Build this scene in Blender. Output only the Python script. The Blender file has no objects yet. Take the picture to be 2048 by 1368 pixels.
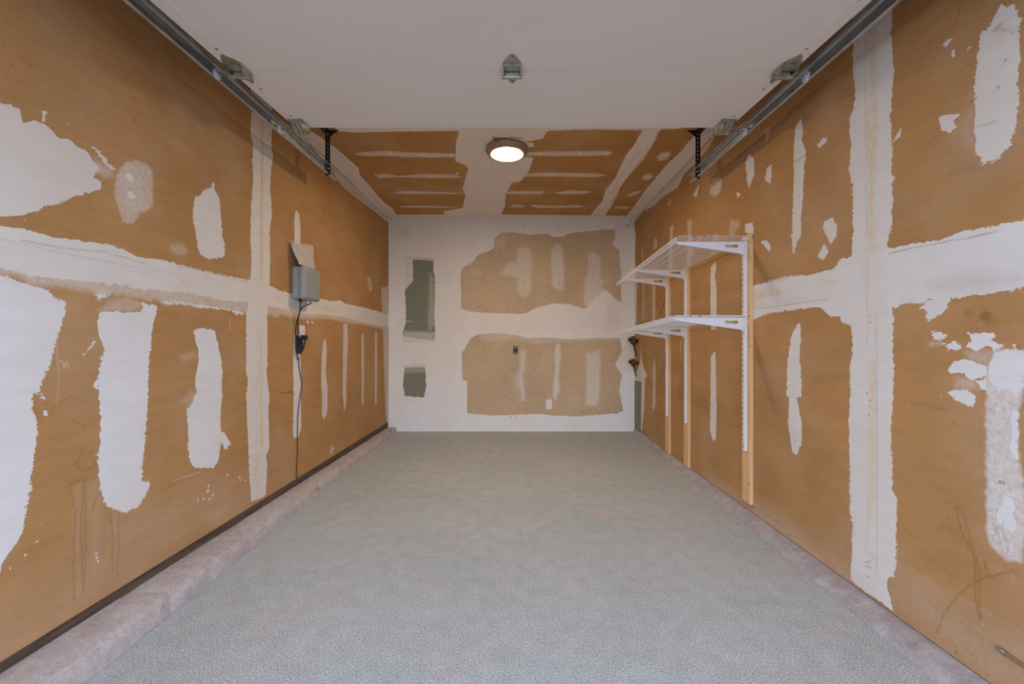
import bpy, math, random
import numpy as np
from mathutils import Vector, Matrix
random.seed(7)
SC = bpy.context.scene
COL = SC.collection

# ------------------------------------------------------------------ camera, light, exposure
F_PX, CX, CY, CAMZ = 831.0, 1030.0, 684.0, 1.05      # measured focal length and vanishing point (2048x1368 frame)
cam_d = bpy.data.cameras.new('camera'); cam = bpy.data.objects.new('camera', cam_d); COL.objects.link(cam)
cam_d.sensor_width = 36.0; cam_d.lens = 36.0 * F_PX / 2048.0
cam_d.shift_x = -(CX - 1024.0) / 2048.0; cam_d.shift_y = 0.0
cam_d.clip_start = 0.02
cam.location = (0, 0, CAMZ); cam.rotation_euler = (math.pi / 2, 0, 0)
SC.camera = cam
SC.view_settings.view_transform = 'Standard'; SC.view_settings.look = 'None'
SC.view_settings.gamma = 1.0; SC.view_settings.use_curve_mapping = False
SC.view_settings.exposure = 0.0
LAMP = 150.0            # emission of the ceiling lamp's diffuser
W = bpy.data.worlds.new('overcast_sky'); SC.world = W; W.use_nodes = True
wn = W.node_tree.nodes; wl = W.node_tree.links; wn.clear()
wo = wn.new('ShaderNodeOutputWorld'); bg = wn.new('ShaderNodeBackground')
tc = wn.new('ShaderNodeTexCoord'); sx = wn.new('ShaderNodeSeparateXYZ'); rp = wn.new('ShaderNodeValToRGB')
wl.new(tc.outputs['Generated'], sx.inputs[0]); wl.new(sx.outputs['Z'], rp.inputs[0])
rp.color_ramp.elements[0].position = 0.0; rp.color_ramp.elements[0].color = (0.86, 0.95, 1.16, 1)
rp.color_ramp.elements[1].position = 0.7; rp.color_ramp.elements[1].color = (0.52, 0.60, 0.80, 1)
wl.new(rp.outputs[0], bg.inputs['Color']); bg.inputs['Strength'].default_value = 5.8
wl.new(bg.outputs[0], wo.inputs[0])
pd = bpy.data.lights.new('door_opening_portal', 'AREA'); pd.shape = 'RECTANGLE'; pd.size = 2.46; pd.size_y = 2.16
pd.cycles.is_portal = True
po = bpy.data.objects.new('door_opening_portal', pd); COL.objects.link(po)
po.location = (-0.01, -0.30, 1.08); po.rotation_euler = (math.pi / 2, 0, 0)   # faces into the garage (+Y)

# ------------------------------------------------------------------ room dimensions (metres)
XL, XR, YB, YF, ZC = -1.486, 1.403, 4.88, -0.25, 2.506

# ------------------------------------------------------------------ node helpers
def newmat(name):
    m = bpy.data.materials.new(name); m.use_nodes = True; m.node_tree.nodes.clear()
    return m, m.node_tree.nodes, m.node_tree.links
class NT:
    def __init__(s, name):
        s.m, s.n, s.l = newmat(name)
        s.out = s.n.new('ShaderNodeOutputMaterial'); s.b = s.n.new('ShaderNodeBsdfPrincipled')
        s.l.new(s.b.outputs[0], s.out.inputs[0])
        g = s.n.new('ShaderNodeNewGeometry'); s.pos = g.outputs['Position']
    def set(s, sock, v):
        if isinstance(v, bpy.types.NodeSocket): s.l.new(v, sock)
        elif v is not None:
            if isinstance(v, (tuple, list)) and len(v) == 3 and sock.type == 'RGBA': v = (*v, 1)
            sock.default_value = v
    def math(s, op, a, b=None, c=None, clamp=False):
        k = s.n.new('ShaderNodeMath'); k.operation = op; k.use_clamp = clamp
        s.set(k.inputs[0], a)
        if b is not None: s.set(k.inputs[1], b)
        if c is not None: s.set(k.inputs[2], c)
        return k.outputs[0]
    def mr(s, v, a, b, c=0.0, d=1.0, smooth=False):
        k = s.n.new('ShaderNodeMapRange'); k.clamp = True
        if smooth: k.interpolation_type = 'SMOOTHSTEP'
        s.set(k.inputs[0], v)
        for i, x in enumerate((a, b, c, d)): s.set(k.inputs[i + 1], x)
        return k.outputs[0]
    def scale(s, vec, sc, rot=(0, 0, 0)):
        k = s.n.new('ShaderNodeMapping'); s.l.new(vec, k.inputs[0]); k.inputs['Scale'].default_value = sc
        k.inputs['Rotation'].default_value = rot
        return k.outputs[0]
    def noise(s, scale, detail=3, vec=None, rough=0.5, dist=0.0):
        k = s.n.new('ShaderNodeTexNoise'); s.l.new(vec or s.pos, k.inputs['Vector'])
        k.inputs['Scale'].default_value = scale; k.inputs['Detail'].default_value = detail
        k.inputs['Roughness'].default_value = rough; k.inputs['Distortion'].default_value = dist
        return k.outputs[0]
    def mix(s, f, a, b, mode='MIX'):
        k = s.n.new('ShaderNodeMix'); k.data_type = 'RGBA'; k.blend_type = mode
        s.set(k.inputs[0], f); s.set(k.inputs[6], a); s.set(k.inputs[7], b)
        return k.outputs[2]
    def attr(s, name):
        k = s.n.new('ShaderNodeAttribute'); k.attribute_name = name; return k.outputs['Fac']
    def bump(s, h, strength=0.3, dist=0.002, normal=None):
        k = s.n.new('ShaderNodeBump'); k.inputs['Strength'].default_value = strength; k.inputs['Distance'].default_value = dist
        s.l.new(h, k.inputs['Height'])
        if normal is not None: s.l.new(normal, k.inputs['Normal'])
        s.l.new(k.outputs[0], s.b.inputs['Normal']); return k.outputs[0]
    def fin(s, color, rough=0.8, metal=0.0, spec=None):
        s.set(s.b.inputs['Base Color'], color); s.set(s.b.inputs['Roughness'], rough); s.set(s.b.inputs['Metallic'], metal)
        if spec is not None: s.b.inputs['Specular IOR Level'].default_value = spec
        return s.m
def lin(r, g, b):
    f = lambda c: (c / 255) / 12.92 if c / 255 <= 0.04045 else ((c / 255 + 0.055) / 1.055) ** 2.4
    return (f(r), f(g), f(b))
def simple(name, rgb, rough=0.5, metal=0.0, var=0.06, scale=40, bump=0.0, bscale=300, spec=None):
    t = NT(name); n = t.noise(scale, 4)
    c = t.mix(1.0, rgb, t.mr(n, 0.3, 0.7, 1 - var, 1 + var), 'MULTIPLY')
    if bump: t.bump(t.noise(bscale, 3), bump, 0.001)
    return t.fin(c, rough, metal, spec)

# ------------------------------------------------------------------ drywall material (brown backer paper, joint compound, films, stains)
def wall_mat(name, kraft, mud, white, greenc=(0.22, 0.26, 0.20)):
    t = NT(name)
    nf = t.noise(230, 3); nm = t.noise(55, 3); nl = t.noise(5.5, 3)
    fib = t.noise(330, 3, t.scale(t.pos, (1, 1, 1), (0.5, 0.3, 0.2)), 0.65)
    brush = t.noise(26, 4, t.scale(t.pos, (1, .22, 1), (0.75, 0, 0)), 0.6)
    cloud = t.noise(2.2, 4)
    k = t.mix(1.0, kraft, t.mr(cloud, 0.3, 0.7, 0.90, 1.08), 'MULTIPLY')
    k = t.mix(1.0, k, t.mr(fib, 0.3, 0.72, 0.86, 1.13), 'MULTIPLY')
    k = t.mix(1.0, k, t.mr(brush, 0.32, 0.68, 0.94, 1.07), 'MULTIPLY')
    k = t.mix(t.mr(t.noise(3.1, 3, t.scale(t.pos, (1, 1, 1), (1, 1, 1))), 0.45, 0.7, 0, 0.10), k, mud)
    fl1 = t.noise(210, 1, t.scale(t.pos, (1, .5, 1), (0.9, 0, 0))); k = t.mix(t.mr(fl1, 0.70, 0.76, 0, 0.5), k, tuple(min(1, c * 1.35 + .04) for c in kraft))
    # flecks and curly scuffs of the paper
    sp = t.noise(120, 1); k = t.mix(t.mr(sp, 0.79, 0.83, 0, 0.6), k, tuple(c * 0.25 for c in kraft))
    sp2 = t.noise(70, 1, t.scale(t.pos, (1.3, 1.3, 1.3), (1, 2, 0.5))); k = t.mix(t.mr(sp2, 0.78, 0.82, 0, 0.6), k, mud)
    c1 = t.noise(14, 1, None, 0.5, 1.5); band = t.math('ABSOLUTE', t.math('SUBTRACT', c1, 0.5))
    msk = t.mr(t.noise(9, 1, t.scale(t.pos, (1, 1, 1), (2, 1, 0))), 0.58, 0.62)
    k = t.mix(t.math('MULTIPLY', t.mr(band, 0.0, 0.0035, 0.5, 0.0), msk), k, tuple(c * 0.35 for c in kraft))
    c2 = t.noise(8, 1, t.scale(t.pos, (1, 1, 3.5), (0.4, 0.5, 1.5)), 0.5, 0.6); band2 = t.math('ABSOLUTE', t.math('SUBTRACT', c2, 0.5))
    msk2 = t.mr(t.noise(5, 1, t.scale(t.pos, (1, 1, 1), (0, 1, 3))), 0.57, 0.62)
    k = t.mix(t.math('MULTIPLY', t.mr(band2, 0.0, 0.003, 0.28, 0.0), msk2), k, tuple(min(1, c * 1.6 + 0.08) for c in kraft))
    # green board
    ge = t.math('MULTIPLY', t.attr('green'), 0.04)
    ge = t.math('ADD', ge, t.math('MULTIPLY', t.math('SUBTRACT', nf, 0.5), 0.004))
    k = t.mix(t.mr(ge, -0.001, 0.001), k, t.mix(1.0, greenc, t.mr(nm, 0.3, 0.7, 0.95, 1.05), 'MULTIPLY'))
    # compound
    mc = t.mix(t.attr('white'), mud, white)
    streak = t.noise(30, 4, t.scale(t.pos, (1, 0.25, 1)), 0.6)
    mc = t.mix(1.0, mc, t.mr(streak, 0.3, 0.7, 0.96, 1.03), 'MULTIPLY')
    mc = t.mix(t.mr(t.noise(3.3, 3), 0.45, 0.75, 0, 0.35), mc, tuple(a * b for a, b in zip(mud, (0.95, 0.90, 0.88))))
    pit = t.noise(85, 1, t.scale(t.pos, (1, 1, 1), (3, 2, 1))); mc = t.mix(t.mr(pit, 0.79, 0.82, 0, 0.6), mc, tuple(c * 0.3 for c in kraft))
    tp = t.math('MULTIPLY', t.attr('tape'), t.mr(t.noise(40, 4, None, .65), 0.40, 0.58, 0.3, 1))
    tapec = tuple(0.85 * a + 0.15 * b for a, b in zip((0.72, 0.56, 0.35), mud))
    mc = t.mix(tp, mc, tapec)
    # thin scraped film
    scr = t.noise(110, 4, t.scale(t.pos, (1, .7, .7), (0.6, 0, 0)), 0.7)
    fl = t.attr('film'); ff = t.math('MULTIPLY', fl, t.mr(scr, 0.28, 0.68, 0.55, 1.22), None, True)
    k = t.mix(ff, k, mc)
    rag = t.mr(nl, 0.42, 0.6, 0.2, 1.0)
    e = t.math('MULTIPLY', t.attr('mud'), 0.04)
    teeth = t.noise(190, 2, t.scale(t.pos, (1, 0.6, 1)))
    e = t.math('ADD', e, t.math('MULTIPLY', t.math('MULTIPLY', t.math('SUBTRACT', teeth, 0.5), 0.030), rag))
    e = t.math('ADD', e, t.math('MULTIPLY', t.math('SUBTRACT', nm, 0.5), 0.005))
    mf = t.mr(e, -0.0007, 0.0007)
    rim = t.math('MULTIPLY', t.mr(e, 0.0, 0.006, 1, 0), mf)
    c = t.mix(mf, k, mc)
    c = t.mix(t.math('MULTIPLY', t.attr('dark'), t.mr(nf, 0.35, 0.6, 0.5, 1)), c, tuple(x * 0.38 for x in kraft))
    h = t.math('ADD', t.math('MULTIPLY', mf, 1.0), t.math('MULTIPLY', streak, 0.5))
    h = t.math('ADD', h, t.math('MULTIPLY', fib, 0.25))
    t.bump(h, 0.35, 0.0015)
    return t.fin(c, 0.85, 0.0, 0.25)

# ------------------------------------------------------------------ mesh helpers
class MB:
    def __init__(s): s.v = []; s.f = []; s.sm = []; s.mi = []
    def add(s, vs, fs, smooth=False, mi=0):
        o = len(s.v); s.v += [tuple(v) for v in vs]
        for f in fs: s.f.append([i + o for i in f]); s.sm.append(smooth); s.mi.append(mi)
    def box(s, x0, x1, y0, y1, z0, z1, bev=0.0, mi=0, M=None, seg=2):
        import bmesh
        bm = bmesh.new(); bmesh.ops.create_cube(bm, size=1)
        for v in bm.verts:
            v.co = Vector((x0 + (v.co.x + .5) * (x1 - x0), y0 + (v.co.y + .5) * (y1 - y0), z0 + (v.co.z + .5) * (z1 - z0)))
        if bev: bmesh.ops.bevel(bm, geom=list(bm.edges), offset=bev, segments=seg, profile=0.5, affect='EDGES')
        if M is not None: bmesh.ops.transform(bm, matrix=M, verts=list(bm.verts))
        bm.verts.index_update()
        s.add([v.co[:] for v in bm.verts], [[v.index for v in f.verts] for f in bm.faces], bool(bev) and seg > 2, mi); bm.free()
    def prism(s, poly, axis, a0, a1, mi=0):
        """closed 2-D outline (CCW or not) extruded along axis from a0 to a1"""
        def P(u, v, a): return {'x': (a, u, v), 'y': (u, a, v), 'z': (u, v, a)}[axis]
        n = len(poly); vs = [P(u, v, a0) for u, v in poly] + [P(u, v, a1) for u, v in poly]
        fs = [list(range(n)), list(range(2 * n - 1, n - 1, -1))] + [[i, (i + 1) % n, n + (i + 1) % n, n + i] for i in range(n)]
        s.add(vs, fs, False, mi)
    def tube(s, pts, r, n=8, cap=True, smooth=True, mi=0):
        pts = [Vector(p) for p in pts]; rs = r if isinstance(r, (list, tuple)) else [r] * len(pts)
        vs = []; up = None
        for i, p in enumerate(pts):
            d = (pts[min(i + 1, len(pts) - 1)] - pts[max(i - 1, 0)]).normalized()
            if up is None: up = Vector((0, 0, 1)) if abs(d.z) < .9 else Vector((1, 0, 0))
            a = d.cross(up); a = a.normalized() if a.length > 1e-6 else Vector((1, 0, 0)); b = a.cross(d).normalized(); up = b
            for k in range(n):
                t = 2 * math.pi * k / n; vs.append(p + (a * math.cos(t) + b * math.sin(t)) * rs[i])
        fs = [[i * n + k, i * n + (k + 1) % n, (i + 1) * n + (k + 1) % n, (i + 1) * n + k] for i in range(len(pts) - 1) for k in range(n)]
        if cap: fs += [list(range(n))[::-1], [(len(pts) - 1) * n + k for k in range(n)]]
        s.add(vs, fs, smooth, mi)
    def lathe(s, prof, M, n=32, smooth=True, mi=0):
        """prof: (radius, height) list revolved about local Z, placed by M"""
        vs = []
        for r, h in prof:
            for k in range(n):
                t = 2 * math.pi * k / n; vs.append(M @ Vector((r * math.cos(t), r * math.sin(t), h)))
        fs = [[i * n + k, i * n + (k + 1) % n, (i + 1) * n + (k + 1) % n, (i + 1) * n + k] for i in range(len(prof) - 1) for k in range(n)]
        fs += [list(range(n))[::-1], [(len(prof) - 1) * n + k for k in range(n)]]
        s.add(vs, fs, smooth, mi)
    def build(s, name, mats, parent=None, loc=None):
        me = bpy.data.meshes.new(name); me.from_pydata(s.v, [], s.f)
        me.polygons.foreach_set('use_smooth', s.sm); me.polygons.foreach_set('material_index', s.mi)
        for m in (mats if isinstance(mats, list) else [mats]): me.materials.append(m)
        import bmesh
        bm = bmesh.new(); bm.from_mesh(me); bmesh.ops.recalc_face_normals(bm, faces=bm.faces); bm.to_mesh(me); bm.free()
        if any(s.sm): me.set_sharp_from_angle(angle=math.radians(50)); me.polygons.foreach_set('use_smooth', s.sm)
        o = bpy.data.objects.new(name, me); COL.objects.link(o)
        if loc is not None:
            me.transform(Matrix.Translation(-Vector(loc))); o.location = loc
        if parent is not None:
            o.parent = parent; o.matrix_parent_inverse = Matrix.Translation(-parent.location)
        return o
def thing(name, label, cat, loc, group=None):
    o = bpy.data.objects.new(name, None); COL.objects.link(o); o.location = loc; o.empty_display_size = .05
    o['label'] = label; o['category'] = cat
    if group: o['group'] = group
    return o
def tag(o, label, cat, group=None):
    o['label'] = label; o['category'] = cat
    if group: o['group'] = group
    return o
def struct(o): o['kind'] = 'structure'; return o
def smooth_path(pts, n=8):
    P = [Vector(p) for p in pts]; out = []
    for i in range(len(P) - 1):
        p0, p1, p2, p3 = P[max(i - 1, 0)], P[i], P[i + 1], P[min(i + 2, len(P) - 1)]
        for k in range(n):
            t = k / n
            out.append(0.5 * ((2 * p1) + (p2 - p0) * t + (2 * p0 - 5 * p1 + 4 * p2 - p3) * t * t + (3 * p1 - p0 - 3 * p2 + p3) * t ** 3))
    return out + [P[-1]]

# ------------------------------------------------------------------ where a measured image point lies on each surface
CROPS = {'A': (0, 0, 2.923), 'B': (0, 450, 2.923), 'C': (0, 900, 2.923), 'D': (540, 220, 4.096), 'E': (1020, 220, 4.096),
         'F': (760, 420, 3.04), 'G': (1348, 0, 2.923), 'H': (1348, 450, 2.923), 'I': (1348, 900, 2.923),
         'J': (1220, 440, 5.7), 'K': (1220, 620, 4.56), 'L': (550, 600, 3.6), 'P': (0, 0, 1.0)}
def px(spec):
    """'A 10,20 30,40 B 5,6' -> list of frame pixels"""
    out = []; c = None
    for tok in spec.split():
        if tok in CROPS: c = CROPS[tok]; continue
        a, b = tok.split(','); out.append((c[0] + float(a) / c[2], c[1] + float(b) / c[2]))
    return out
def on_left(p):
    y = -XL * F_PX / (CX - p[0]); return (y, CAMZ + (CY - p[1]) * y / F_PX)
def on_right(p):
    y = XR * F_PX / max(p[0] - CX, 1); return (y, CAMZ + (CY - p[1]) * y / F_PX)
def on_back(p):
    return ((p[0] - CX) * YB / F_PX, CAMZ + (CY - p[1]) * YB / F_PX)
def on_ceil(p):
    y = (ZC - CAMZ) * F_PX / (CY - p[1]); return ((p[0] - CX) * y / F_PX, y)

# ------------------------------------------------------------------ signed-distance patches stored on a fine wall grid
class Surf:
    def __init__(s, us, vs, mapper):
        s.U, s.V = us, vs; s.map = mapper
        sh = (len(us), len(vs))
        s.at = {k: np.full(sh, -1.0) for k in ('mud', 'green')}
        for k in ('film', 'tape', 'white', 'dark'): s.at[k] = np.zeros(sh)
        s.rng = np.random.default_rng(3)
    def poly(s, spec, jit=0.0025):
        P = np.array([s.map(p) for p in px(spec)], float); out = []
        for i in range(len(P)):
            a, b = P[i], P[(i + 1) % len(P)]; L = np.hypot(*(b - a)); k = max(1, min(200, int(L / 0.012)))
            nrm = np.array([-(b - a)[1], (b - a)[0]]) / max(L, 1e-9)
            for j in range(k): out.append(a + (b - a) * j / k + nrm * s.rng.normal() * jit * (1 if j else .3))
        return np.array(out)
    def sdf(s, P, pad=0.045):
        i0, i1 = np.searchsorted(s.U, [P[:, 0].min() - pad, P[:, 0].max() + pad]); j0, j1 = np.searchsorted(s.V, [P[:, 1].min() - pad, P[:, 1].max() + pad])
        if i1 <= i0 or j1 <= j0: return None
        X, Y = np.meshgrid(s.U[i0:i1], s.V[j0:j1], indexing='ij'); d = np.full(X.shape, 1e9); ins = np.zeros(X.shape, bool)
        n = len(P)
        for k in range(n):
            x1, y1 = P[k]; x2, y2 = P[(k + 1) % n]; ex, ey = x2 - x1, y2 - y1; L = ex * ex + ey * ey + 1e-18
            # distance only near the edge (local window)
            a0, a1 = np.searchsorted(s.U[i0:i1], [min(x1, x2) - pad, max(x1, x2) + pad]); b0, b1 = np.searchsorted(s.V[j0:j1], [min(y1, y2) - pad, max(y1, y2) + pad])
            XX, YY = X[a0:a1, b0:b1], Y[a0:a1, b0:b1]
            if XX.size:
                t = np.clip(((XX - x1) * ex + (YY - y1) * ey) / L, 0, 1)
                dd = np.hypot(XX - x1 - t * ex, YY - y1 - t * ey); d[a0:a1, b0:b1] = np.minimum(d[a0:a1, b0:b1], dd)
            if y1 != y2:
                b0, b1 = np.searchsorted(s.V[j0:j1], [min(y1, y2), max(y1, y2)])
                if b1 > b0:
                    yy = s.V[j0:j1][b0:b1]; xc = x1 + (yy - y1) * ex / ey
                    ins[:, b0:b1] ^= (s.U[i0:i1][:, None] < xc[None, :])
        d = np.minimum(d, 0.04)
        return (slice(i0, i1), slice(j0, j1)), np.where(ins, d, -d)
    def add(s, spec, white=0.0, key='mud', jit=0.0025):
        r = s.sdf(s.poly(spec, jit))
        if r is None: return
        sl, d = r; v = d / 0.04
        if key == 'mud': w = s.at['white'][sl]; w[v > np.maximum(s.at['mud'][sl], -0.5)] = white
        s.at[key][sl] = np.maximum(s.at[key][sl], v)
    def sub(s, spec, key='mud'):
        r = s.sdf(s.poly(spec))
        if r: sl, d = r; s.at[key][sl] = np.minimum(s.at[key][sl], -d / 0.04)
    def film(s, spec, amt=0.6, soft=0.012, white=None, key='film'):
        r = s.sdf(s.poly(spec))
        if r is None: return
        sl, d = r; v = amt * np.clip(d / soft * .5 + .5, 0, 1)
        if white is not None: w = s.at['white'][sl]; w[(v > 0) & (s.at['mud'][sl] < -0.3)] = white
        s.at[key][sl] = np.maximum(s.at[key][sl], v)
    def line(s, spec, w=0.004, amt=0.7, key='dark'):
        P = np.array([s.map(p) for p in px(spec)], float)
        i0, i1 = np.searchsorted(s.U, [P[:, 0].min() - .05, P[:, 0].max() + .05]); j0, j1 = np.searchsorted(s.V, [P[:, 1].min() - .05, P[:, 1].max() + .05])
        if i1 <= i0 or j1 <= j0: return
        X, Y = np.meshgrid(s.U[i0:i1], s.V[j0:j1], indexing='ij'); X = X + .0014 * np.sin(Y * 90 + 7 * np.sin(Y * 23)) + .001 * np.sin(Y * 310); d = np.full(X.shape, 9.0)
        for (x1, y1), (x2, y2) in zip(P[:-1], P[1:]):
            ex, ey = x2 - x1, y2 - y1; t = np.clip(((X - x1) * ex + (Y - y1) * ey) / (ex * ex + ey * ey + 1e-12), 0, 1)
            d = np.minimum(d, np.hypot(X - x1 - t * ex, Y - y1 - t * ey))
        sl = (slice(i0, i1), slice(j0, j1)); s.at[key][sl] = np.maximum(s.at[key][sl], amt * np.clip(1.3 - d / (w * .8), 0, 1))
    def spot(s, spec, rad=0.012, key='mud', white=.6, amt=1.0):
        for p in px(spec):
            c = s.map(p); i0, i1 = np.searchsorted(s.U, [c[0] - .06, c[0] + .06]); j0, j1 = np.searchsorted(s.V, [c[1] - .06, c[1] + .06])
            X, Y = np.meshgrid(s.U[i0:i1], s.V[j0:j1], indexing='ij'); d = rad - np.hypot(X - c[0], Y - c[1]); sl = (slice(i0, i1), slice(j0, j1))
            if key == 'mud':
                v = np.clip(d / .04, -1, 1); w = s.at['white'][sl]; w[v > s.at['mud'][sl]] = white; s.at['mud'][sl] = np.maximum(s.at['mud'][sl], v)
            else: s.at[key][sl] = np.maximum(s.at[key][sl], amt * np.clip(d / rad * 2, 0, 1))
    def build(s, name, to3, mat, outward, flip):
        nu, nv = len(s.U), len(s.V); X, Y = np.meshgrid(s.U, s.V, indexing='ij')
        co = to3(X, Y).reshape(-1, 3); ii = np.arange(nu * nv).reshape(nu, nv)
        q = np.stack([ii[:-1, :-1], ii[1:, :-1], ii[1:, 1:], ii[:-1, 1:]], -1).reshape(-1, 4)
        if flip: q = q[:, ::-1]
        # the board's thickness: rim and back
        cid = [ii[0, 0], ii[-1, 0], ii[-1, -1], ii[0, -1]]; base = nu * nv
        back = co[cid] + np.array(outward); co = np.vstack([co, back]); b = [base, base + 1, base + 2, base + 3]
        ex = [[cid[k], b[k], b[(k + 1) % 4], cid[(k + 1) % 4]] for k in range(4)] + [b[::-1]]
        if flip: ex = [e[::-1] for e in ex]
        q = np.vstack([q, np.array(ex)])
        me = bpy.data.meshes.new(name); me.vertices.add(len(co)); me.vertices.foreach_set('co', co.astype(np.float32).ravel())
        me.loops.add(q.size); me.loops.foreach_set('vertex_index', q.astype(np.int32).ravel())
        me.polygons.add(len(q)); me.polygons.foreach_set('loop_start', np.arange(0, q.size, 4, dtype=np.int32))
        me.update(calc_edges=True)
        for k, a in s.at.items():
            at = me.attributes.new(k, 'FLOAT', 'POINT'); at.data.foreach_set('value', np.concatenate([a.ravel(), np.full(4, -1.0 if k in ('mud', 'green') else 0.0)]).astype(np.float32))
        me.materials.append(mat); me.validate()
        o = bpy.data.objects.new(name, me); COL.objects.link(o); return struct(o)
def steps(*segs):
    out = [segs[0][0]]
    for a, b, h in segs: n = max(1, int(math.ceil((b - a) / h))); out += [a + (b - a) * (i + 1) / n for i in range(n)]
    return np.array(out)

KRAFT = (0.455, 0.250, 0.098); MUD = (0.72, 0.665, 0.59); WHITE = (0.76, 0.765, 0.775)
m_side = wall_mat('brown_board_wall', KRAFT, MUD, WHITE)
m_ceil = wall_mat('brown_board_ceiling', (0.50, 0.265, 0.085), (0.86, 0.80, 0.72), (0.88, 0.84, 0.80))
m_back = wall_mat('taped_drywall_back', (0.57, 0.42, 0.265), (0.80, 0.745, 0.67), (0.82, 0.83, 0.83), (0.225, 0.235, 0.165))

# ---- left wall
yL = steps((YF, 1.05, 0.1), (1.05, 2.2, 0.0038), (2.2, 3.0, 0.0055), (3.0, YB, 0.0085))
zL = steps((0.113, ZC, 0.005))
L = Surf(yL, zL, on_left)
L.add('A -60,598 0,605 60,615 115,640 130,690 135,715 200,708 260,725 310,765 350,810 400,812 440,850 500,880 545,935 585,985 560,1010 545,1040 590,1060 595,1100 520,1130 420,1155 340,1195 270,1200 200,1240 100,1262 0,1270 -60,1270 -500,1180 -760,940 -500,680', .35)
L.add('A 525,845 560,870 682,995 655,995 590,930', .4); L.add('A 245,648 272,650 262,690 266,712 244,712 252,680', .4)
L.film('A 560,930 640,980 660,1030 600,1040 560,1010', .5)
L.film('A 680,1020 740,945 790,935 860,960 890,1000 895,1190 860,1230 820,1240 790,1290 760,1305 715,1290 690,1200 672,1150 672,1080', .62, .005)
L.film('A 820,980 890,1010 892,1190 800,1240 800,1100', .3)
L.spot('A 757,1035 768,1143', .016)
L.add('A 1140,1145 1160,1150 1190,1110 1235,1100 1240,1065 1252,1070 1252,1100 1280,1150 1290,1250 1300,1370 B 1310,100 1312,180 1290,190 1220,200 1180,180 1160,150 1150,80 1135,0 A 1130,1300 1130,1200', .4)
# vertical joint
L.add('A 1468,480 1470,700 1465,780 1480,850 1475,950 1480,1050 1468,1200 1465,1368 B 1463,100 1470,200 1463,320 1450,480 1437,520 1440,700 1438,850 1450,900 1440,1000 1445,1150 1455,1368 C 1452,0 1458,150 1468,312 1530,290 1555,270 1562,100 1555,0 B 1555,1368 1575,1300 1570,1100 1575,1000 1560,880 1565,700 1562,540 1565,480 1575,350 1580,200 1575,0 A 1575,1368 1590,1250 1580,1100 1585,980 1598,920 1585,850 1590,770 1590,480', .35)
L.film('A 1525,700 1545,700 1540,1368 B 1540,330 1515,330 A 1520,1368', .9, .008, key='tape')
L.film('B 1512,600 1535,600 1540,1300 1515,1300', .8, .008, key='tape')
L.film('C 1460,40 1500,20 1545,20 1540,220 1475,240', .5, .008, key='tape')
L.line('A 1530,640 1533,900 1528,1368 B 1526,300', .004, .5); L.line('B 1500,560 1498,1368 C 1500,280', .003, .3)
# horizontal joint: solid upper part, scraped lower part
L.add('B -9020,-2037 -60,-12 0,0 130,20 230,50 330,75 480,95 640,115 720,140 800,185 880,195 960,210 1040,230 1100,245 1250,280 1400,310 1463,325 1575,352 1640,385 1700,400 1870,430 1930,445 1990,440 2020,460 P 700,609 740,618 780,630 780,655 740,648 700,637 B 1900,525 1800,520 1700,500 1570,470 1460,450 1300,440 1100,400 800,370 500,330 300,310 150,290 0,255 -60,240 -9020,-1052', .45)
L.film('B -9020,-1060 -60,240 0,230 300,290 800,350 1300,420 1500,440 1700,490 P 700,635 780,650 780,662 740,652 700,646 B 1900,545 1760,548 1640,525 1620,540 1570,520 1440,510 1380,515 1350,495 1250,480 1060,460 960,465 930,440 850,435 760,420 640,405 580,440 560,400 440,370 320,355 250,350 180,345 120,305 -60,270 -9020,-935', .62)
L.add('B 930,440 960,448 1060,450 1250,475 1380,500 1430,515 1415,530 1400,515 1380,528 1350,500 1240,488 1150,482 1060,462 955,462', .7)
L.add('B 565,402 640,405 630,420 570,440', .8)
L.line('B 130,90 400,140 600,155 850,225', .0035, .4); L.line('B 1040,240 1250,285 1450,335', .0035, .45); L.line('B 0,80 300,150 700,230 1100,300', .0035, .2)
L.film('B 1060,320 1110,322 1130,345 1090,358 1050,340', .8, key='tape'); L.film('B 1600,415 1645,420 1640,440 1605,445', .7, key='tape'); L.film('B 1860,480 1960,500 1990,520 1900,500', .8, key='tape')
# lower patches, bright white
L.add('B -60,270 0,290 60,310 180,350 280,380 310,420 385,450 380,510 360,580 335,660 320,730 290,830 270,870 240,950 230,975 180,1005 195,1060 190,1090 210,1130 205,1250 200,1368 C 195,80 180,200 165,310 140,420 110,520 60,600 20,650 0,740 -60,780 -500,900 -900,500 B -1000,400 -500,180', 1)
L.add('B 575,520 600,505 700,510 820,510 840,470 810,450 920,475 915,520 895,580 885,700 870,770 870,900 860,1100 850,1250 838,1368 C 832,100 828,180 875,190 850,270 810,340 740,370 660,345 610,310 590,240 575,150 570,50 B 575,1368 590,1200 580,1000 570,900 590,800 610,740 600,690 575,640 570,560', 1)
L.film('B 580,500 640,440 760,420 830,460 830,500 700,505', .4)
L.add('B 1130,625 1160,605 1220,605 1255,620 1270,680 1290,770 1300,850 1300,1000 1290,1100 1290,1210 1310,1210 1350,1280 1320,1315 1290,1260 1280,1368 C 1270,80 1250,105 1180,110 1130,95 1110,60 B 1105,1368 1100,1200 1090,1070 1120,1050 1150,980 1140,900 1160,800 1160,720 1140,670', 1)
L.film('B 1060,1030 1120,960 1160,1000 1140,1060', .3); L.film('B 1050,760 1130,740 1150,770 1070,790', .3)
L.add('B 480,768 530,710 552,668 560,685 540,715 500,750', .8); L.add('B 245,1075 262,1080 280,1105 268,1112', 1); L.add('B 228,975 245,985 265,1025 255,1025', 1); L.add('B 560,910 575,905 570,960 545,930', 1)
L.film('B 990,110 1060,105 1105,150 1080,185 1020,175 988,140', .35, .01)
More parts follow.
